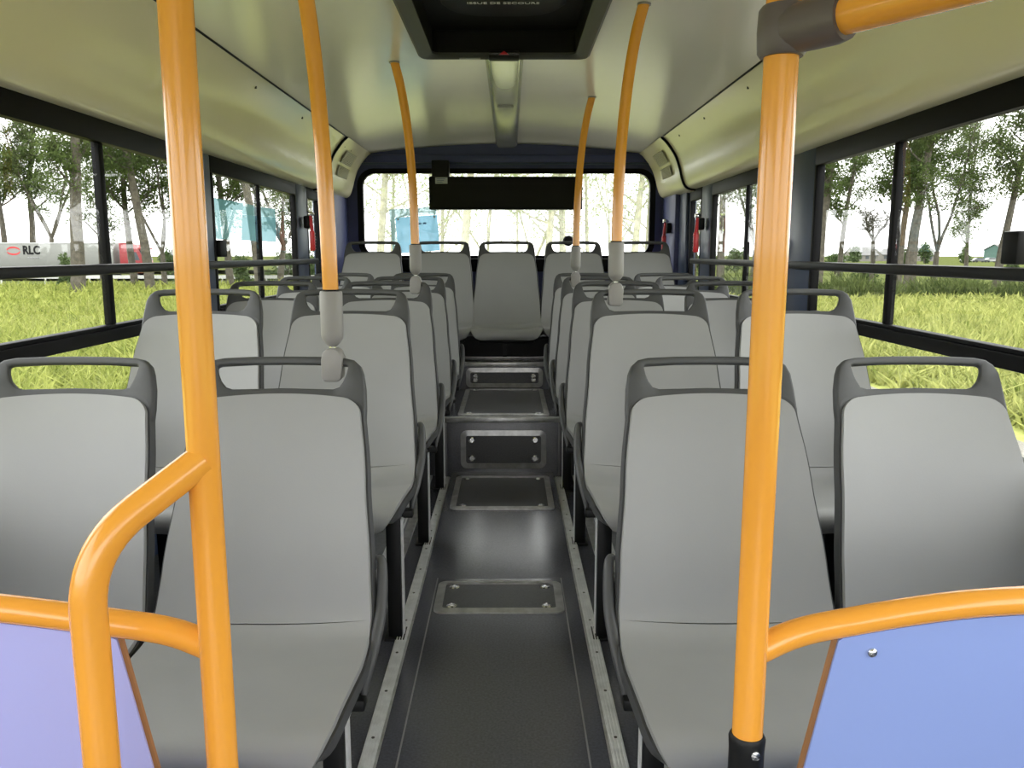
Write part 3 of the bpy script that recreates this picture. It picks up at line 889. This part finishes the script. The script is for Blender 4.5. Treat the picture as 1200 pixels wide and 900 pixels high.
# ------------------------------------------------------------------ things at the rear
t = empty('display_box', (CX + 0.005, YR - 0.13, 1.403))
MB().box(-0.535, 0.535, -0.035, 0.035, 0.0, 0.225).build('housing', M['black'], t, bevel=0.006)
MB().box(-0.515, -0.395, -0.03, 0.06, 0.225, 0.335).build('bracket', M['black'], t, bevel=0.005)
lb = MB().box(-0.49, -0.405, -0.0365, -0.035, 0.175, 0.218).build('rating_label', M['sill'], t)
for k in range(3):
    MB().box(-0.48, -0.42 - 0.01 * k, -0.037, -0.0364, 0.207 - k * 0.011, 0.210 - k * 0.011).build('print_line', M['ink'], lb)
tag(t, 'long black display box hanging before the rear window', 'display')
t = empty('paper_sheet', (-0.655, YR - 0.003, 1.13))
t.rotation_euler = (0, R(-4), 0)
MB().grid([[(-0.152, 0, -0.02), (0.152, 0, -0.02)], [(-0.152, 0, 0.235), (0.152, 0, 0.235)]]).build('sheet', M['film'], t, fixn=False)
MB().grid([[(-0.19, 0.002, 0.237), (0.15, 0.002, 0.237)], [(-0.19, 0.002, 0.295), (0.15, 0.002, 0.295)]]).build('plastic_sleeve', M['sleeve'], t, fixn=False)
MB().grid([[(-0.19, 0.002, -0.02), (-0.154, 0.002, -0.02)], [(-0.19, 0.002, 0.237), (-0.154, 0.002, 0.237)]]).build('plastic_sleeve', M['sleeve'], t, fixn=False)
for x in (-0.13, 0.0, 0.13):
    MB().lathe((x, 0, 0.222), [(0.008, 0.0), (0.008, -0.002)], 10, 'y').build('tape_dot', M['white'], t)
for k, (a, b) in enumerate(((-0.05, -0.03), (-0.022, 0.0), (0.01, 0.035), (0.045, 0.07))):
    MB().box(a, b, -0.001, 0, 0.175, 0.186).build('print_mark', M['ink'], t)
tag(t, 'blue translucent notice sheet stuck to the rear window', 'notice')
t = empty('window_film', (lat(-1, HW + 0.016), 3.95, 1.16))  # reflection in the side window, put in as a tinted plane
MB().grid([[(0, 0.42, 0), (0, -0.5, 0)], [(0, 0.42, 0.17), (0, -0.5, 0.17)]]).build('film', M['reflection_pale'], t, fixn=False)
tag(t, 'pale blue painted reflection on the side window behind the lilac panel', 'window reflection')

def hammer(x, y, z, side, label):
    t = empty('emergency_hammer', (x, y, z))
    s = -side                                # holder projects towards the aisle
    MB().box(min(0, s * 0.035), max(0, s * 0.035), -0.03, 0.03, -0.035, 0.035).build('holder', M['black'], t, bevel=0.008)
    MB().tube([(s * 0.045, -0.038, 0.045), (s * 0.05, -0.040, -0.02), (s * 0.052, -0.040, -0.05)], [0.008, 0.010, 0.010], 10).build('neck', M['red'], t, smooth=True)
    h = MB().box(s * 0.052 - 0.014, s * 0.052 + 0.014, -0.052, -0.028, -0.165, -0.05).build('handle', M['red'], t, bevel=0.006)
    for k in range(6):
        MB().box(s * 0.052 + s * 0.012 - 0.004, s * 0.052 + s * 0.012 + 0.005, -0.050, -0.030, -0.155 + k * 0.017, -0.148 + k * 0.017).build('grip_rib', M['red'], h, bevel=0.002)
    MB().lathe((s * 0.045, -0.038, 0.045), [(0.012, -0.016), (0.014, -0.008), (0.014, 0.008), (0.004, 0.022)], 10, 'x').build('head', M['chrome'], t, smooth=True)
    tag(t, label, 'hammer', 'red emergency hammers')
hammer(lat(-1, HW - 0.025), 4.82, 1.28, -1, 'red emergency hammer in a black holder on the lilac panel side pillar')
hammer(lat(1, HW - 0.025), 4.82, 1.27, 1, 'red emergency hammer on the blue-side pillar at the end of the guard rail')
hammer(lat(1, HW - 0.06), 5.62, 1.27, 1, 'red emergency hammer on the navy corner beside the rear window')

# ------------------------------------------------------------------ outside: ground
GZ = -0.95
def gz(x, y):
    r = math.hypot(x, y)
    t = max(0.0, min(1.0, (r - 44) / 36))
    return GZ - 0.75 * t * t * (3 - 2 * t)
M['ground'] = leaf_mat('meadow_ground', (0.06, 0.075, 0.02), (0.125, 0.14, 0.055), 0.0, 1.5)
M['gravel'] = pmat('gravel_lane', (0.20, 0.19, 0.165), 0.9, var=0.45, scale=28, bump=0.4, bscale=40)
M['asphalt'] = pmat('road_asphalt', (0.07, 0.07, 0.07), 0.85, var=0.1, scale=3)
radii = [0, 8, 20, 34, 44, 50, 56, 62, 68, 74, 80, 100, 150, 250, 450, 900]
mb = MB()
for r in radii:
    for k in range(48):
        a = 2 * math.pi * k / 48
        x, y = r * math.cos(a), r * math.sin(a)
        mb.v.append((x, y, gz(x, y)))
for i in range(len(radii) - 1):
    for k in range(48):
        k2 = (k + 1) % 48
        mb.f.append((i * 48 + k, i * 48 + k2, (i + 1) * 48 + k2, (i + 1) * 48 + k))
gnd = mb.build('ground', M['ground'], smooth=True, fixn=False)
tag(gnd, 'flat green meadow ground around the bus', 'ground', kind='structure')
lane = bx('gravel_lane', M['gravel'], -2.2, 5.6, -30, 15, GZ, GZ + 0.02)
tag(lane, 'pale gravel lane the bus stands on', 'lane', kind='structure')

M['bounce_verge'] = leaf_mat('bounce_verge_grass', (0.25, 0.28, 0.075), (0.42, 0.43, 0.15), 0.0, 2.2)  # bright ground added near the bus to bounce light onto the ceiling
mb = MB()
mb.box(-17, -2.2, -30, 40, GZ - 0.1, GZ + 0.012)
mb.box(5.6, 17, -30, 34, GZ - 0.1, GZ + 0.012)
mb.box(-2.2, 5.6, 15, 40, GZ - 0.1, GZ + 0.012)
vg = mb.build('bounce_verge', M['bounce_verge'])
tag(vg, 'pale grass strips added to bounce light beside the gravel lane', 'bounce_verge', kind='structure')

rng = np.random.default_rng(7)
def blades(name, x, y, h, w, mat, label, cat, per=1, lean=0.35, kind='stuff', parent=None):
    """tapered bent leaves, two quads each, one object"""
    n = len(x)
    ang = rng.uniform(0, 2 * np.pi, n); la = rng.uniform(0, 2 * np.pi, n)
    ln = rng.uniform(0.05, lean, n) * h
    z0 = np.array([gz(a, b) for a, b in zip(x, y)])
    dx, dy = np.cos(ang) * w * 0.5, np.sin(ang) * w * 0.5
    v = np.zeros((n, 5, 3))
    for k, (f, lf, ww) in enumerate(((0, 0, 0.7), (0.55, 0.35, 1.0))):
        for s, j in ((-1, 0), (1, 1)):
            v[:, k * 2 + j, 0] = x + s * dx * ww + np.cos(la) * ln * lf
            v[:, k * 2 + j, 1] = y + s * dy * ww + np.sin(la) * ln * lf
            v[:, k * 2 + j, 2] = z0 + h * f
    v[:, 4, 0] = x + np.cos(la) * ln; v[:, 4, 1] = y + np.sin(la) * ln; v[:, 4, 2] = z0 + h
    base = np.arange(n) * 5
    tri = np.stack([np.stack([base, base + 1, base + 3], 1), np.stack([base, base + 3, base + 2], 1), np.stack([base + 2, base + 3, base + 4], 1)], 1).reshape(-1, 3)
    me = bpy.data.meshes.new(name)
    me.vertices.add(n * 5); me.vertices.foreach_set('co', v.reshape(-1))
    m = len(tri)
    me.loops.add(m * 3); me.loops.foreach_set('vertex_index', tri.reshape(-1).astype(np.int32))
    me.polygons.add(m); me.polygons.foreach_set('loop_start', np.arange(0, m * 3, 3, dtype=np.int32))
    me.update(); me.validate()
    me.materials.append(mat)
    o = link(bpy.data.objects.new(name, me))
    return tag(o, label, cat, kind=kind)
M['weeds'] = leaf_mat('meadow_weeds', (0.115, 0.155, 0.025), (0.41, 0.435, 0.125), 0.35, 2.6)
M['weeds2'] = leaf_mat('meadow_grass', (0.13, 0.165, 0.035), (0.45, 0.46, 0.16), 0.35, 2.6)
M['reeds'] = leaf_mat('ditch_reeds', (0.045, 0.065, 0.022), (0.14, 0.17, 0.06), 0.3, 1.5)
def field(n, side, y0, y1, k0, k1, xmin):
    y = np.exp(rng.uniform(np.log(y0), np.log(y1), n))
    x = side * y * rng.uniform(k0, k1, n)
    keep = np.abs(x) > xmin
    return x[keep], y[keep]
# clumps give the weeds their lumpy tops
def clumped(n, per, *a):
    x, y = field(n, *a)
    sp = 0.02 + 0.008 * y
    X = np.repeat(x, per) + rng.normal(0, 1, len(x) * per) * np.repeat(sp, per)
    Y = np.repeat(y, per) + rng.normal(0, 1, len(x) * per) * np.repeat(sp, per)
    H = np.repeat(rng.uniform(0.45, 1.0, len(x)), per) * rng.uniform(0.25, 1.05, len(x) * per)
    return X, Y, H
X, Y, H = clumped(16000, 7, -1, 5.0, 46, 0.10, 1.1, 3.7)
blades('tall_weeds', X, Y, H * 0.85, 0.03 + 0.0024 * Y, M['weeds'], 'bright yellow-green tall weeds along the lilac panel side of the bus', 'weeds', lean=1.3)
X, Y, H = clumped(12000, 7, 1, 5.0, 36, 0.12, 1.1, 5.9)
blades('meadow_grass', X, Y, H * 0.5, 0.03 + 0.0024 * Y, M['weeds2'], 'low bright green meadow grass beyond the gravel lane', 'grass', lean=1.6)
x = rng.uniform(4, 48, 14000); y = 37.5 + rng.uniform(-1.8, 1.8, 14000) + 0.02 * x
blades('ditch_reeds', x, y, rng.uniform(0.25, 1.25, 14000) * (0.8 + 0.25 * np.sin(x * 1.3) + 0.15 * np.sin(x * 3.7)), 0.07, M['reeds'], 'dark green reed strip along the ditch behind the meadow grass', 'reeds', lean=1.1)
x = rng.uniform(-14, 14, 9000); y = 14 + 14 * rng.uniform(0, 1, 9000)
blades('verge_grass', x, y, rng.uniform(0.3, 0.8, 9000), 0.05, M['weeds2'], 'pale green grass behind the bus rear window', 'grass', lean=0.7)

# ------------------------------------------------------------------ outside: trees
M['bark'] = pmat('grey_brown_bark', (0.085, 0.075, 0.055), 0.9, var=0.4, scale=6, bump=0.6, bscale=12)
M['bark_glare'] = pmat('glare_paled_bark', (0.30, 0.29, 0.19), 0.9, var=0.3, scale=5, bump=0.5, bscale=12)  # rear trees: bark paled to carry the overexposed glare behind the bus
M['leaf'] = leaf_mat('poplar_leaf', (0.055, 0.085, 0.03), (0.13, 0.17, 0.055), 0.4, 1.2)
M['leaf_glare'] = leaf_mat('glare_paled_leaf', (0.20, 0.26, 0.10), (0.36, 0.42, 0.20), 0.45, 1.2)  # rear leaves lightened for the same glare
M['leaf_bush'] = leaf_mat('bush_leaf', (0.05, 0.08, 0.03), (0.12, 0.16, 0.07), 0.3, 1.2)

def leaves_mesh(pts, size, mat, name):
    n = len(pts)
    pts = np.array(pts)
    a = rng.normal(0, 1, (n, 3)); a /= np.linalg.norm(a, axis=1)[:, None]
    b = rng.normal(0, 1, (n, 3)); b -= a * np.sum(a * b, 1)[:, None]; b /= np.linalg.norm(b, axis=1)[:, None]
    s = size * rng.uniform(0.6, 1.3, n)[:, None]
    v = np.stack([pts - a * s, pts - b * s * 0.5, pts + a * s, pts + b * s * 0.5], 1).reshape(-1, 3)
    f = np.arange(n * 4, dtype=np.int32)
    me = bpy.data.meshes.new(name)
    me.vertices.add(n * 4); me.vertices.foreach_set('co', v.reshape(-1))
    me.loops.add(n * 4); me.loops.foreach_set('vertex_index', f)
    me.polygons.add(n); me.polygons.foreach_set('loop_start', np.arange(0, n * 4, 4, dtype=np.int32))
    me.update(); me.validate(); me.materials.append(mat)
    return me

def make_tree(seed, r0, H, first, fork, bark, leaf, nleaf, lsize, spread=1.0, lean=0.0, bare=False):
    rd = random.Random(seed)
    t = empty('tree')
    trunk = MB(); tw = MB(); tips = []
    def limb(mbx, p, d, L, r, r1, seg, wob, up):
        pts = [Vector(p)]; d = Vector(d).normalized()
        for i in range(seg):
            d = (d + Vector((rd.gauss(0, wob), rd.gauss(0, wob), rd.gauss(0, wob) + up))).normalized()
            pts.append(pts[-1] + d * L / seg)
        rr = [r + (r1 - r) * i / seg for i in range(seg + 1)]
        mbx.tube(pts, rr, 7 if r > 0.05 else 5, cap=False)
        return pts, rr
    heads = []
    base_d = Vector((lean, 0, 1))
    if fork:
        pts, rr = limb(trunk, (0, 0, -0.1), base_d, first, r0 * 1.15, r0 * 0.8, 5, 0.05, 0.0)
        for k in range(fork):
            a = 2 * math.pi * k / fork + rd.random()
            d = Vector((math.cos(a) * 0.55, math.sin(a) * 0.55, 1))
            heads.append(limb(trunk, pts[-1], d, H - first, r0 * 0.55, 0.02, 8, 0.07, 0.05))
        start = 0.22
    else:
        heads.append(limb(trunk, (0, 0, -0.1), base_d, H, r0 * 1.15, 0.03, 12, 0.035, 0.02))
        start = first / H
    for pts, rr in heads:
        nb = 10 if fork else 20
        for k in range(nb):
            f = start + (0.97 - start) * (k + rd.random()) / nb
            i = min(len(pts) - 2, int(f * (len(pts) - 1)))
            p = pts[i].lerp(pts[i + 1], f * (len(pts) - 1) - i)
            a = rd.uniform(0, 2 * math.pi)
            L = spread * (1.0 - 0.55 * f) * rd.uniform(1.6, 3.2)
            d = Vector((math.cos(a), math.sin(a), rd.uniform(0.25, 0.9)))
            bp, _ = limb(tw, p, d, L, max(0.018, rr[i] * 0.38), 0.012, 5, 0.14, 0.05)
            for q in bp[2:]:
                for m in range(3):
                    d2 = Vector((rd.gauss(0, 1), rd.gauss(0, 1), rd.gauss(0.1, 0.7)))
                    sp, _ = limb(tw, q, d2, rd.uniform(0.4, 1.1) * spread, 0.012, 0.005, 2, 0.25, 0.0)
                    tips += sp[1:]
    trunk.build('trunk', bark, t, smooth=True, fixn=False)
    tw.build('branches', bark, t, smooth=True, fixn=False)
    if not bare:
        cl = np.array([tuple(p) for p in tips])
        ids = rng.integers(0, len(cl), nleaf)
        pp = cl[ids] + rng.normal(0, 0.16, (nleaf, 3))
        o = link(bpy.data.objects.new('foliage', leaves_mesh(pp, lsize, leaf, 'foliage')))
        o.parent = t; o['kind'] = 'stuff'
    return t

def px(p, D): return (p - 597) / 950 * D * 0.987
TREE = {
    'tall': [make_tree(11, 0.17, 13, 3.6, 0, M['bark'], M['leaf'], 15000, 0.075), make_tree(12, 0.20, 14, 4.6, 0, M['bark'], M['leaf'], 15000, 0.075), make_tree(16, 0.15, 12, 3.0, 0, M['bark'], M['leaf'], 13000, 0.072, 1.1)],
    'fork': [make_tree(13, 0.18, 11, 2.6, 4, M['bark'], M['leaf'], 12000, 0.07), make_tree(17, 0.15, 10, 2.2, 3, M['bark'], M['leaf'], 10000, 0.07)],
    'thick': [make_tree(14, 0.30, 14, 4.8, 0, M['bark'], M['leaf'], 16000, 0.078, 1.1, lean=0.06)],
    'pollard': [make_tree(15, 0.13, 4.6, 2.9, 5, M['bark'], M['leaf'], 200, 0.08, 0.45, bare=True)],
    'rear_thin': [make_tree(21, 0.08, 9, 2.0, 0, M['bark_glare'], M['leaf_glare'], 1500, 0.06, 0.75), make_tree(22, 0.09, 9, 1.8, 3, M['bark_glare'], M['leaf_glare'], 1400, 0.06, 0.7)],
    'rear_big': [make_tree(23, 0.15, 11, 2.8, 0, M['bark_glare'], M['leaf_glare'], 3000, 0.062, 0.9)],
}
TL = {
    'left': {'tall': ('tall single-stemmed leafy tree in the row towards the road with the lorry', 'trees towards the lorry road'),
             'fork': ('leafy tree with a forked trunk in the row towards the lorry road', 'forked trees towards the lorry road'),
             'thick': ('thick-trunked leafy tree in the row towards the lorry road', 'thick trees towards the lorry road')},
    'right': {'tall': ('tall single-stemmed leafy tree behind the ditch reeds', 'tall trees behind the ditch reeds'),
              'fork': ('leafy tree with a forked trunk behind the ditch reeds', 'forked trees behind the ditch reeds'),
              'thick': ('thick-trunked leaning leafy tree behind the ditch reeds', 'thick trees behind the ditch reeds'),
              'pollard': ('small bare pollard tree with a knobbed head behind the ditch reeds', 'pollard trees')},
    'rear': {'rear_thin': ('slender tree with glare-paled bark and leaves behind the rear window', 'slender pale trees behind the bus'),
             'rear_big': ('stouter tree with glare-paled trunk and leaves behind the rear window', 'stouter pale trees behind the bus')},
}
used = {}
def put_tree(where, kind, p, D, sc=1.0, own=None):
    lst = TREE[kind]; i = used.get(kind, 0); used[kind] = i + 1
    src = lst[i % len(lst)]
    t = src if i < len(lst) else copy_tree(src)
    x = px(p, D)
    t.location = (x, D, gz(x, D)); t.scale = (sc, sc, sc)
    t.rotation_euler = (0, 0, (i * 2.399 + p) % 6.28)
    if kind == 'thick': t.rotation_euler = (0, 0, 0.3)
    tag(t, own or TL[where][kind][0], 'tree', TL[where][kind][1])
for a in (('tall', 8, 106, 2.1, 'tall tree behind the lorry trailer beside its red emblem'), ('tall', 41, 107, 2.0, 'tall tree rising behind the lettering on the lorry trailer'), ('fork', 60, 106, 1.9, 'forked tree rising behind the plain part of the lorry trailer'), ('thick', 87, 37, 1.0, 'thickest tree trunk in front of the white lorry trailer'), ('tall', 118, 52, 1.0), ('tall', 156, 44, 1.05, 'tall leafy tree just in front of the red lorry cab'), ('tall', 174, 40, 1.1, 'tall leafy tree just ahead of the red lorry cab'),
          ('fork', 191, 43, 1.0, 'forked leafy tree ahead of the red lorry cab'), ('tall', 228, 48, 1.0), ('tall', 269, 44, 1.1, 'tall leafy tree beside the edge of the pale blue window reflection'), ('tall', 304, 40, 1.15, 'tall leafy tree whose trunk shows through the pale blue window reflection'), ('fork', 326, 46, 1.0), ('tall', 345, 56, 1.0), ('fork', 374, 58, 1.0), ('tall', -60, 40, 1.0), ('tall', -130, 43, 1.0), ('fork', -200, 40, 1.0), ('tall', -290, 42, 1.1)):
    put_tree('left', *a)
for a in (('thick', 958, 41, 1.0, 'thick-trunked leafy tree between the window pillar and the pollard tree'), ('pollard', 1024, 46, 1.0), ('tall', 1055, 44, 1.05, 'tall leafy tree right behind the window mullion on the blue panel side'), ('thick', 1068, 41, 0.9, 'thick-trunked leaning tree between the mullion and the forked tree'), ('fork', 1097, 44, 1.05, 'dark forked tree next to the thick leaning trunk behind the reeds'), ('tall', 1172, 43, 1.0, 'tall leafy tree standing in front of the green barn'), ('tall', 1135, 60, 1.0), ('tall', 985, 58, 1.1),
          ('tall', 846, 44, 1.0), ('fork', 882, 50, 1.0), ('tall', 905, 56, 1.0), ('tall', 1240, 44, 1.0), ('tall', 812, 50, .9), ('fork', 1295, 43, 1.0), ('tall', 1350, 44, 1.0), ('tall', 1430, 42, 1.05)):
    put_tree('right', *a)
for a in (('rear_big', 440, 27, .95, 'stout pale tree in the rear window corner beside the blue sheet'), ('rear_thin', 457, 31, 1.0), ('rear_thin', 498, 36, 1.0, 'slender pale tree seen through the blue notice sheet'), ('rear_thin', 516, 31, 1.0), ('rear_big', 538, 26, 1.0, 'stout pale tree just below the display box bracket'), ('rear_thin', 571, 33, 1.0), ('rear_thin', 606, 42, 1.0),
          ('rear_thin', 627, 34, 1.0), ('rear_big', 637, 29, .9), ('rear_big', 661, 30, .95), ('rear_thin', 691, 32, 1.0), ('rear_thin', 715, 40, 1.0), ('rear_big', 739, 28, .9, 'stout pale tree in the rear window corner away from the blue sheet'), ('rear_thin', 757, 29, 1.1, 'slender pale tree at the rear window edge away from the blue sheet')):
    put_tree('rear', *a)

def bush(p, D, r, h, label, grp):
    x = px(p, D)
    t = empty('bush', (x, D, gz(x, D)))
    n = 1100
    nl = 11
    cen = np.stack([rng.normal(0, 0.55, nl), rng.normal(0, 0.4, nl), rng.uniform(0.12, 0.85, nl)], 1)
    cen[:, :2] *= (1.15 - cen[:, 2:3])
    q = cen[rng.integers(0, nl, n)] + rng.normal(0, 1, (n, 3)) * np.array([0.22, 0.22, 0.085])
    q = np.stack([q[:, 0] * r, q[:, 1] * r, np.clip(q[:, 2], 0.0, 1.1) * h], 1)
    o = link(bpy.data.objects.new('foliage', leaves_mesh(q, 0.04 + 0.0016 * D, M['leaf_bush'], 'foliage'))); o.parent = t; o['kind'] = 'stuff'
    st = MB()
    for k in range(4):
        a = k * 1.6
        st.tube([(0, 0, -0.05), (math.cos(a) * r * .2, math.sin(a) * r * .2, h * .5), (math.cos(a) * r * .5, math.sin(a) * r * .5, h * .85)], [0.06, 0.04, 0.015], 5, cap=False)
    st.build('stems', M['bark'], t, fixn=False)
    tag(t, label, 'bush', grp)
for p, D, r, h in ((283, 70, 1.0, 3.0), (335, 78, 1.6, 3.3), (353, 84, 2.0, 3.7), (76, 66, 0.7, 2.7), (201, 84, 1.3, 3.7), (372, 80, 1.9, 3.2)):
    bush(p, D, r, h, 'round dark green bush beside the lorry road', 'bushes beside the lorry road')
for p, D, r, h in ((981, 110, 1.5, 3.0), (1003, 260, 2.2, 5.6), (1018, 60, 0.9, 2.1), (1085, 230, 1.9, 5.6), (1131, 230, 1.8, 4.4), (1058, 90, 0.9, 3.6), (862, 120, 1.8, 3.6), (1188, 75, 0.7, 2.5), (828, 110, 2.2, 3.4)):
    bush(p, D, r, h, 'far green bush beyond the ditch reeds', 'far bushes beyond the ditch reeds')

# ------------------------------------------------------------------ outside: lorry, cars, guard rail, buildings
M['trailer'] = pmat('trailer_white', (0.21, 0.215, 0.195), 0.5, var=0.02, scale=0.5)
M['cab'] = pmat('lorry_red', (0.24, 0.012, 0.015), 0.35)
M['tyre'] = pmat('tyre_black', (0.012, 0.012, 0.012), 0.8)
M['dglass'] = pmat('vehicle_dark_glass', (0.05, 0.06, 0.07), 0.1)
M['roof'] = pmat('farm_roof_grey', (0.14, 0.14, 0.135), 0.8, var=0.1, scale=0.4)
M['bwall'] = pmat('farm_wall_pale', (0.18, 0.17, 0.15), 0.9)
M['barn'] = pmat('barn_green', (0.05, 0.11, 0.09), 0.7)
M['carpaint'] = pmat('car_white', (0.3, 0.3, 0.3), 0.3)
M['carpaint2'] = pmat('car_grey', (0.1, 0.105, 0.11), 0.3)
D = 92.0
RZ = -1.70
def wheel(x, y, r, parent):
    MB().lathe((x, y, r), [(r * 0.55, -0.14), (r, -0.12), (r, 0.12), (r * 0.55, 0.14)], 16, 'y').build('wheel', M['tyre'], parent, smooth=True)
x_front = px(169, D)
t = empty('lorry', (x_front, D + 1.25, RZ + 0.0))
MB().box(-18.4, -3.45, -1.25, 1.25, 1.15, 3.98).build('trailer_body', M['trailer'], t, bevel=0.06)
MB().box(-18.4, -3.45, -1.27, -1.24, 3.90, 4.0).build('trailer_top_rail', M['alu_dark'], t)
MB().box(-18.3, -3.6, -0.9, 0.9, 0.85, 1.15).build('trailer_chassis', M['black_metal'], t)
cabp = [(-2.75, 0.6), (-0.25, 0.6), (-0.05, 1.2), (-0.08, 2.0), (-0.55, 3.15), (-0.75, 3.75), (-1.9, 4.0), (-2.75, 3.95)]
cb = MB().prism(cabp, lambda p: (p[0], -1.22, p[1]), lambda p: (p[0], 1.22, p[1])).build('cab', M['cab'], t, bevel=0.05)
MB().prism([(-1.7, 2.05), (-0.5, 2.05), (-0.85, 2.95), (-1.7, 2.95)], lambda p: (p[0], -1.235, p[1]), lambda p: (p[0], -1.22, p[1])).build('side_window', M['dglass'], cb)
MB().prism([(-0.07, 2.05), (-0.03, 2.07), (-0.5, 3.12), (-0.55, 3.10)], lambda p: (p[0], -1.1, p[1]), lambda p: (p[0], 1.1, p[1])).build('windscreen', M['dglass'], cb)
MB().box(-0.62, -0.05, -1.2, 1.2, 3.25, 3.45).build('sun_visor', M['cab'], cb, bevel=0.03)
MB().box(-4.4, -2.7, -0.5, 0.5, 0.7, 1.0).build('tractor_chassis', M['black_metal'], t)
for wx in (-1.3, -4.3, -14.0, -15.3, -16.6):
    for wy in (-1.08, 1.08): wheel(wx, wy, 0.5, t)
lt = px(38, D) - x_front
text_mesh('lettering', 'RLC', 1.28, M['black'], t, (lt, -1.262, 3.12), (math.pi / 2, 0, 0), extrude=0.004, xscale=0.85, bold=0.055)
MB().tube([(lt - 0.5 + 0.1 * k, -1.262, 2.3 + 0.09 * math.sin(k * 2.1) * (1 if k % 3 else 0.4)) for k in range(15)], 0.035, 5).build('script_line', M['textgrey'], t)
lx = px(17, D) - x_front
for sg, nm in ((1, M['red']), (-1, M['red'])):
    sw = MB()
    a0 = [(lx + 0.78 * math.cos(R(a)), 3.08 + 0.48 * math.sin(R(a))) for a in range(20 if sg > 0 else 200, (171 if sg > 0 else 351), 15)]
    a1 = [(lx + 0.70 * math.cos(R(a)), 3.08 + (0.30 if True else 0) * math.sin(R(a))) for a in range(20 if sg > 0 else 200, (171 if sg > 0 else 351), 15)]
    poly = a0 + a1[::-1]
    n0 = len(sw.v)
    sw.v = [(x, -1.262, z) for x, z in a0] + [(x, -1.262, z) for x, z in a1]
    k = len(a0)
    sw.f = [(i, i + 1, k + i + 1, k + i) for i in range(k - 1)]
    sw.build('emblem_swoosh', nm, t, fixn=False, solid=0.006)
tag(t, 'lorry with red cab and white lettered trailer on the road', 'lorry')

def car(p, D, mat, label, grp, rz=0.0, z=None):
    x = px(p, D)
    t = empty('car', (x, D, z if z is not None else gz(x, D)), rz)
    body = [(-2.1, 0.3), (2.1, 0.3), (2.15, 0.75), (1.2, 0.92), (0.5, 1.42), (-1.2, 1.45), (-1.9, 0.98), (-2.15, 0.85)]
    b = MB().prism(body, lambda q: (q[0], -0.85, q[1]), lambda q: (q[0], 0.85, q[1])).build('body', mat, t, bevel=0.05)
    MB().prism([(-1.6, 0.98), (0.95, 0.98), (0.42, 1.36), (-1.1, 1.38)], lambda q: (q[0], -0.862, q[1]), lambda q: (q[0], -0.85, q[1])).build('side_window', M['dglass'], b)
    for wx in (-1.35, 1.35):
        for wy in (-0.78, 0.78): wheel(wx, wy, 0.31, t)
    tag(t, label, 'car', grp)
car(343, 120, M['carpaint'], 'white car on the road beyond the dark bushes', None)
car(358, 132, M['carpaint2'], 'grey car on the road beyond the dark bushes', None)
for p, m_ in ((1136, 'carpaint'), (1150, 'carpaint2'), (1164, 'carpaint')):
    car(p, 260, M[m_], '%s car parked near the green barn' % ('white' if m_ == 'carpaint' else 'grey'), 'cars near the green barn')
# crash barrier along the lorry road
t = empty('crash_barrier', (0, 74, 0))
bz = gz(-30, 74)
mb = MB(); mb.box(-75, -12, -0.03, 0.03, bz + 0.55, bz + 0.85)
mb.build('beam', M['alu_dark'], t)
pm = None
for k in range(16):
    x = -74 + 4 * k
    if pm is None:
        pm = MB().box(-0.05, 0.05, 0.03, 0.13, bz - 0.05, bz + 0.8).build('post', M['alu_dark'], t); pm.location.x = x
    else:
        q = pm.copy(); link(q); q.location.x = x
tag(t, 'long grey steel crash barrier along the lorry road', 'barrier')
road = MB()
road.box(-160, -6, 84, 100, RZ - 0.05, RZ)
road.box(-150, -14, 112, 140, RZ - 0.05, RZ)
rd_ = road.build('road', M['asphalt']); tag(rd_, 'grey asphalt road carrying the lorry', 'road', kind='structure')

def house(name, p0, p1, D, eave, ridge, wall, roof, label, cat):
    xa, xb = px(p0, D), px(p1, D); L = xb - xa; xm = (xa + xb) / 2
    t = empty(name, (xm, D, RZ))
    dp = 6.0
    MB().prism([(-dp, -0.1), (dp, -0.1), (dp, eave), (0, ridge - 0.2), (-dp, eave)], lambda q: (-L / 2, q[0], q[1]), lambda q: (L / 2, q[0], q[1])).build('wall', wall, t)
    for s in (-1, 1):
        MB().prism([(s * (dp + 0.4), eave - 0.2), (s * (dp + 0.4), eave), (0, ridge), (0, ridge - 0.2)], lambda q: (-L / 2 - 0.3, q[0], q[1]), lambda q: (L / 2 + 0.3, q[0], q[1])).build('roof', roof, t)
    for k in range(3):
        wx = -L / 2 + L * (k + 0.5) / 3
        MB().box(wx - 0.6, wx + 0.6, -dp - 0.03, -dp, 0.8, min(2.0, eave - 0.3)).build('window', M['dglass'], t)
    tag(t, label, cat)
house('farmhouse', 997, 1021, 300, 2.2, 5.2, M['bwall'], M['roof'], 'low farmhouse with grey roof behind the pollard tree', 'house')
house('farm_shed', 1027, 1048, 310, 2.4, 4.6, M['bwall'], M['roof'], 'long low grey-roofed farm shed next to the farmhouse', 'shed')
house('farm_shed', 1074, 1090, 300, 2.4, 5.0, M['bwall'], M['roof'], 'small grey-roofed farm shed beside the leaning tree', 'shed')
house('barn', 1166, 1190, 280, 4.0, 6.0, M['barn'], M['roof'], 'green metal barn by the parked cars', 'barn')
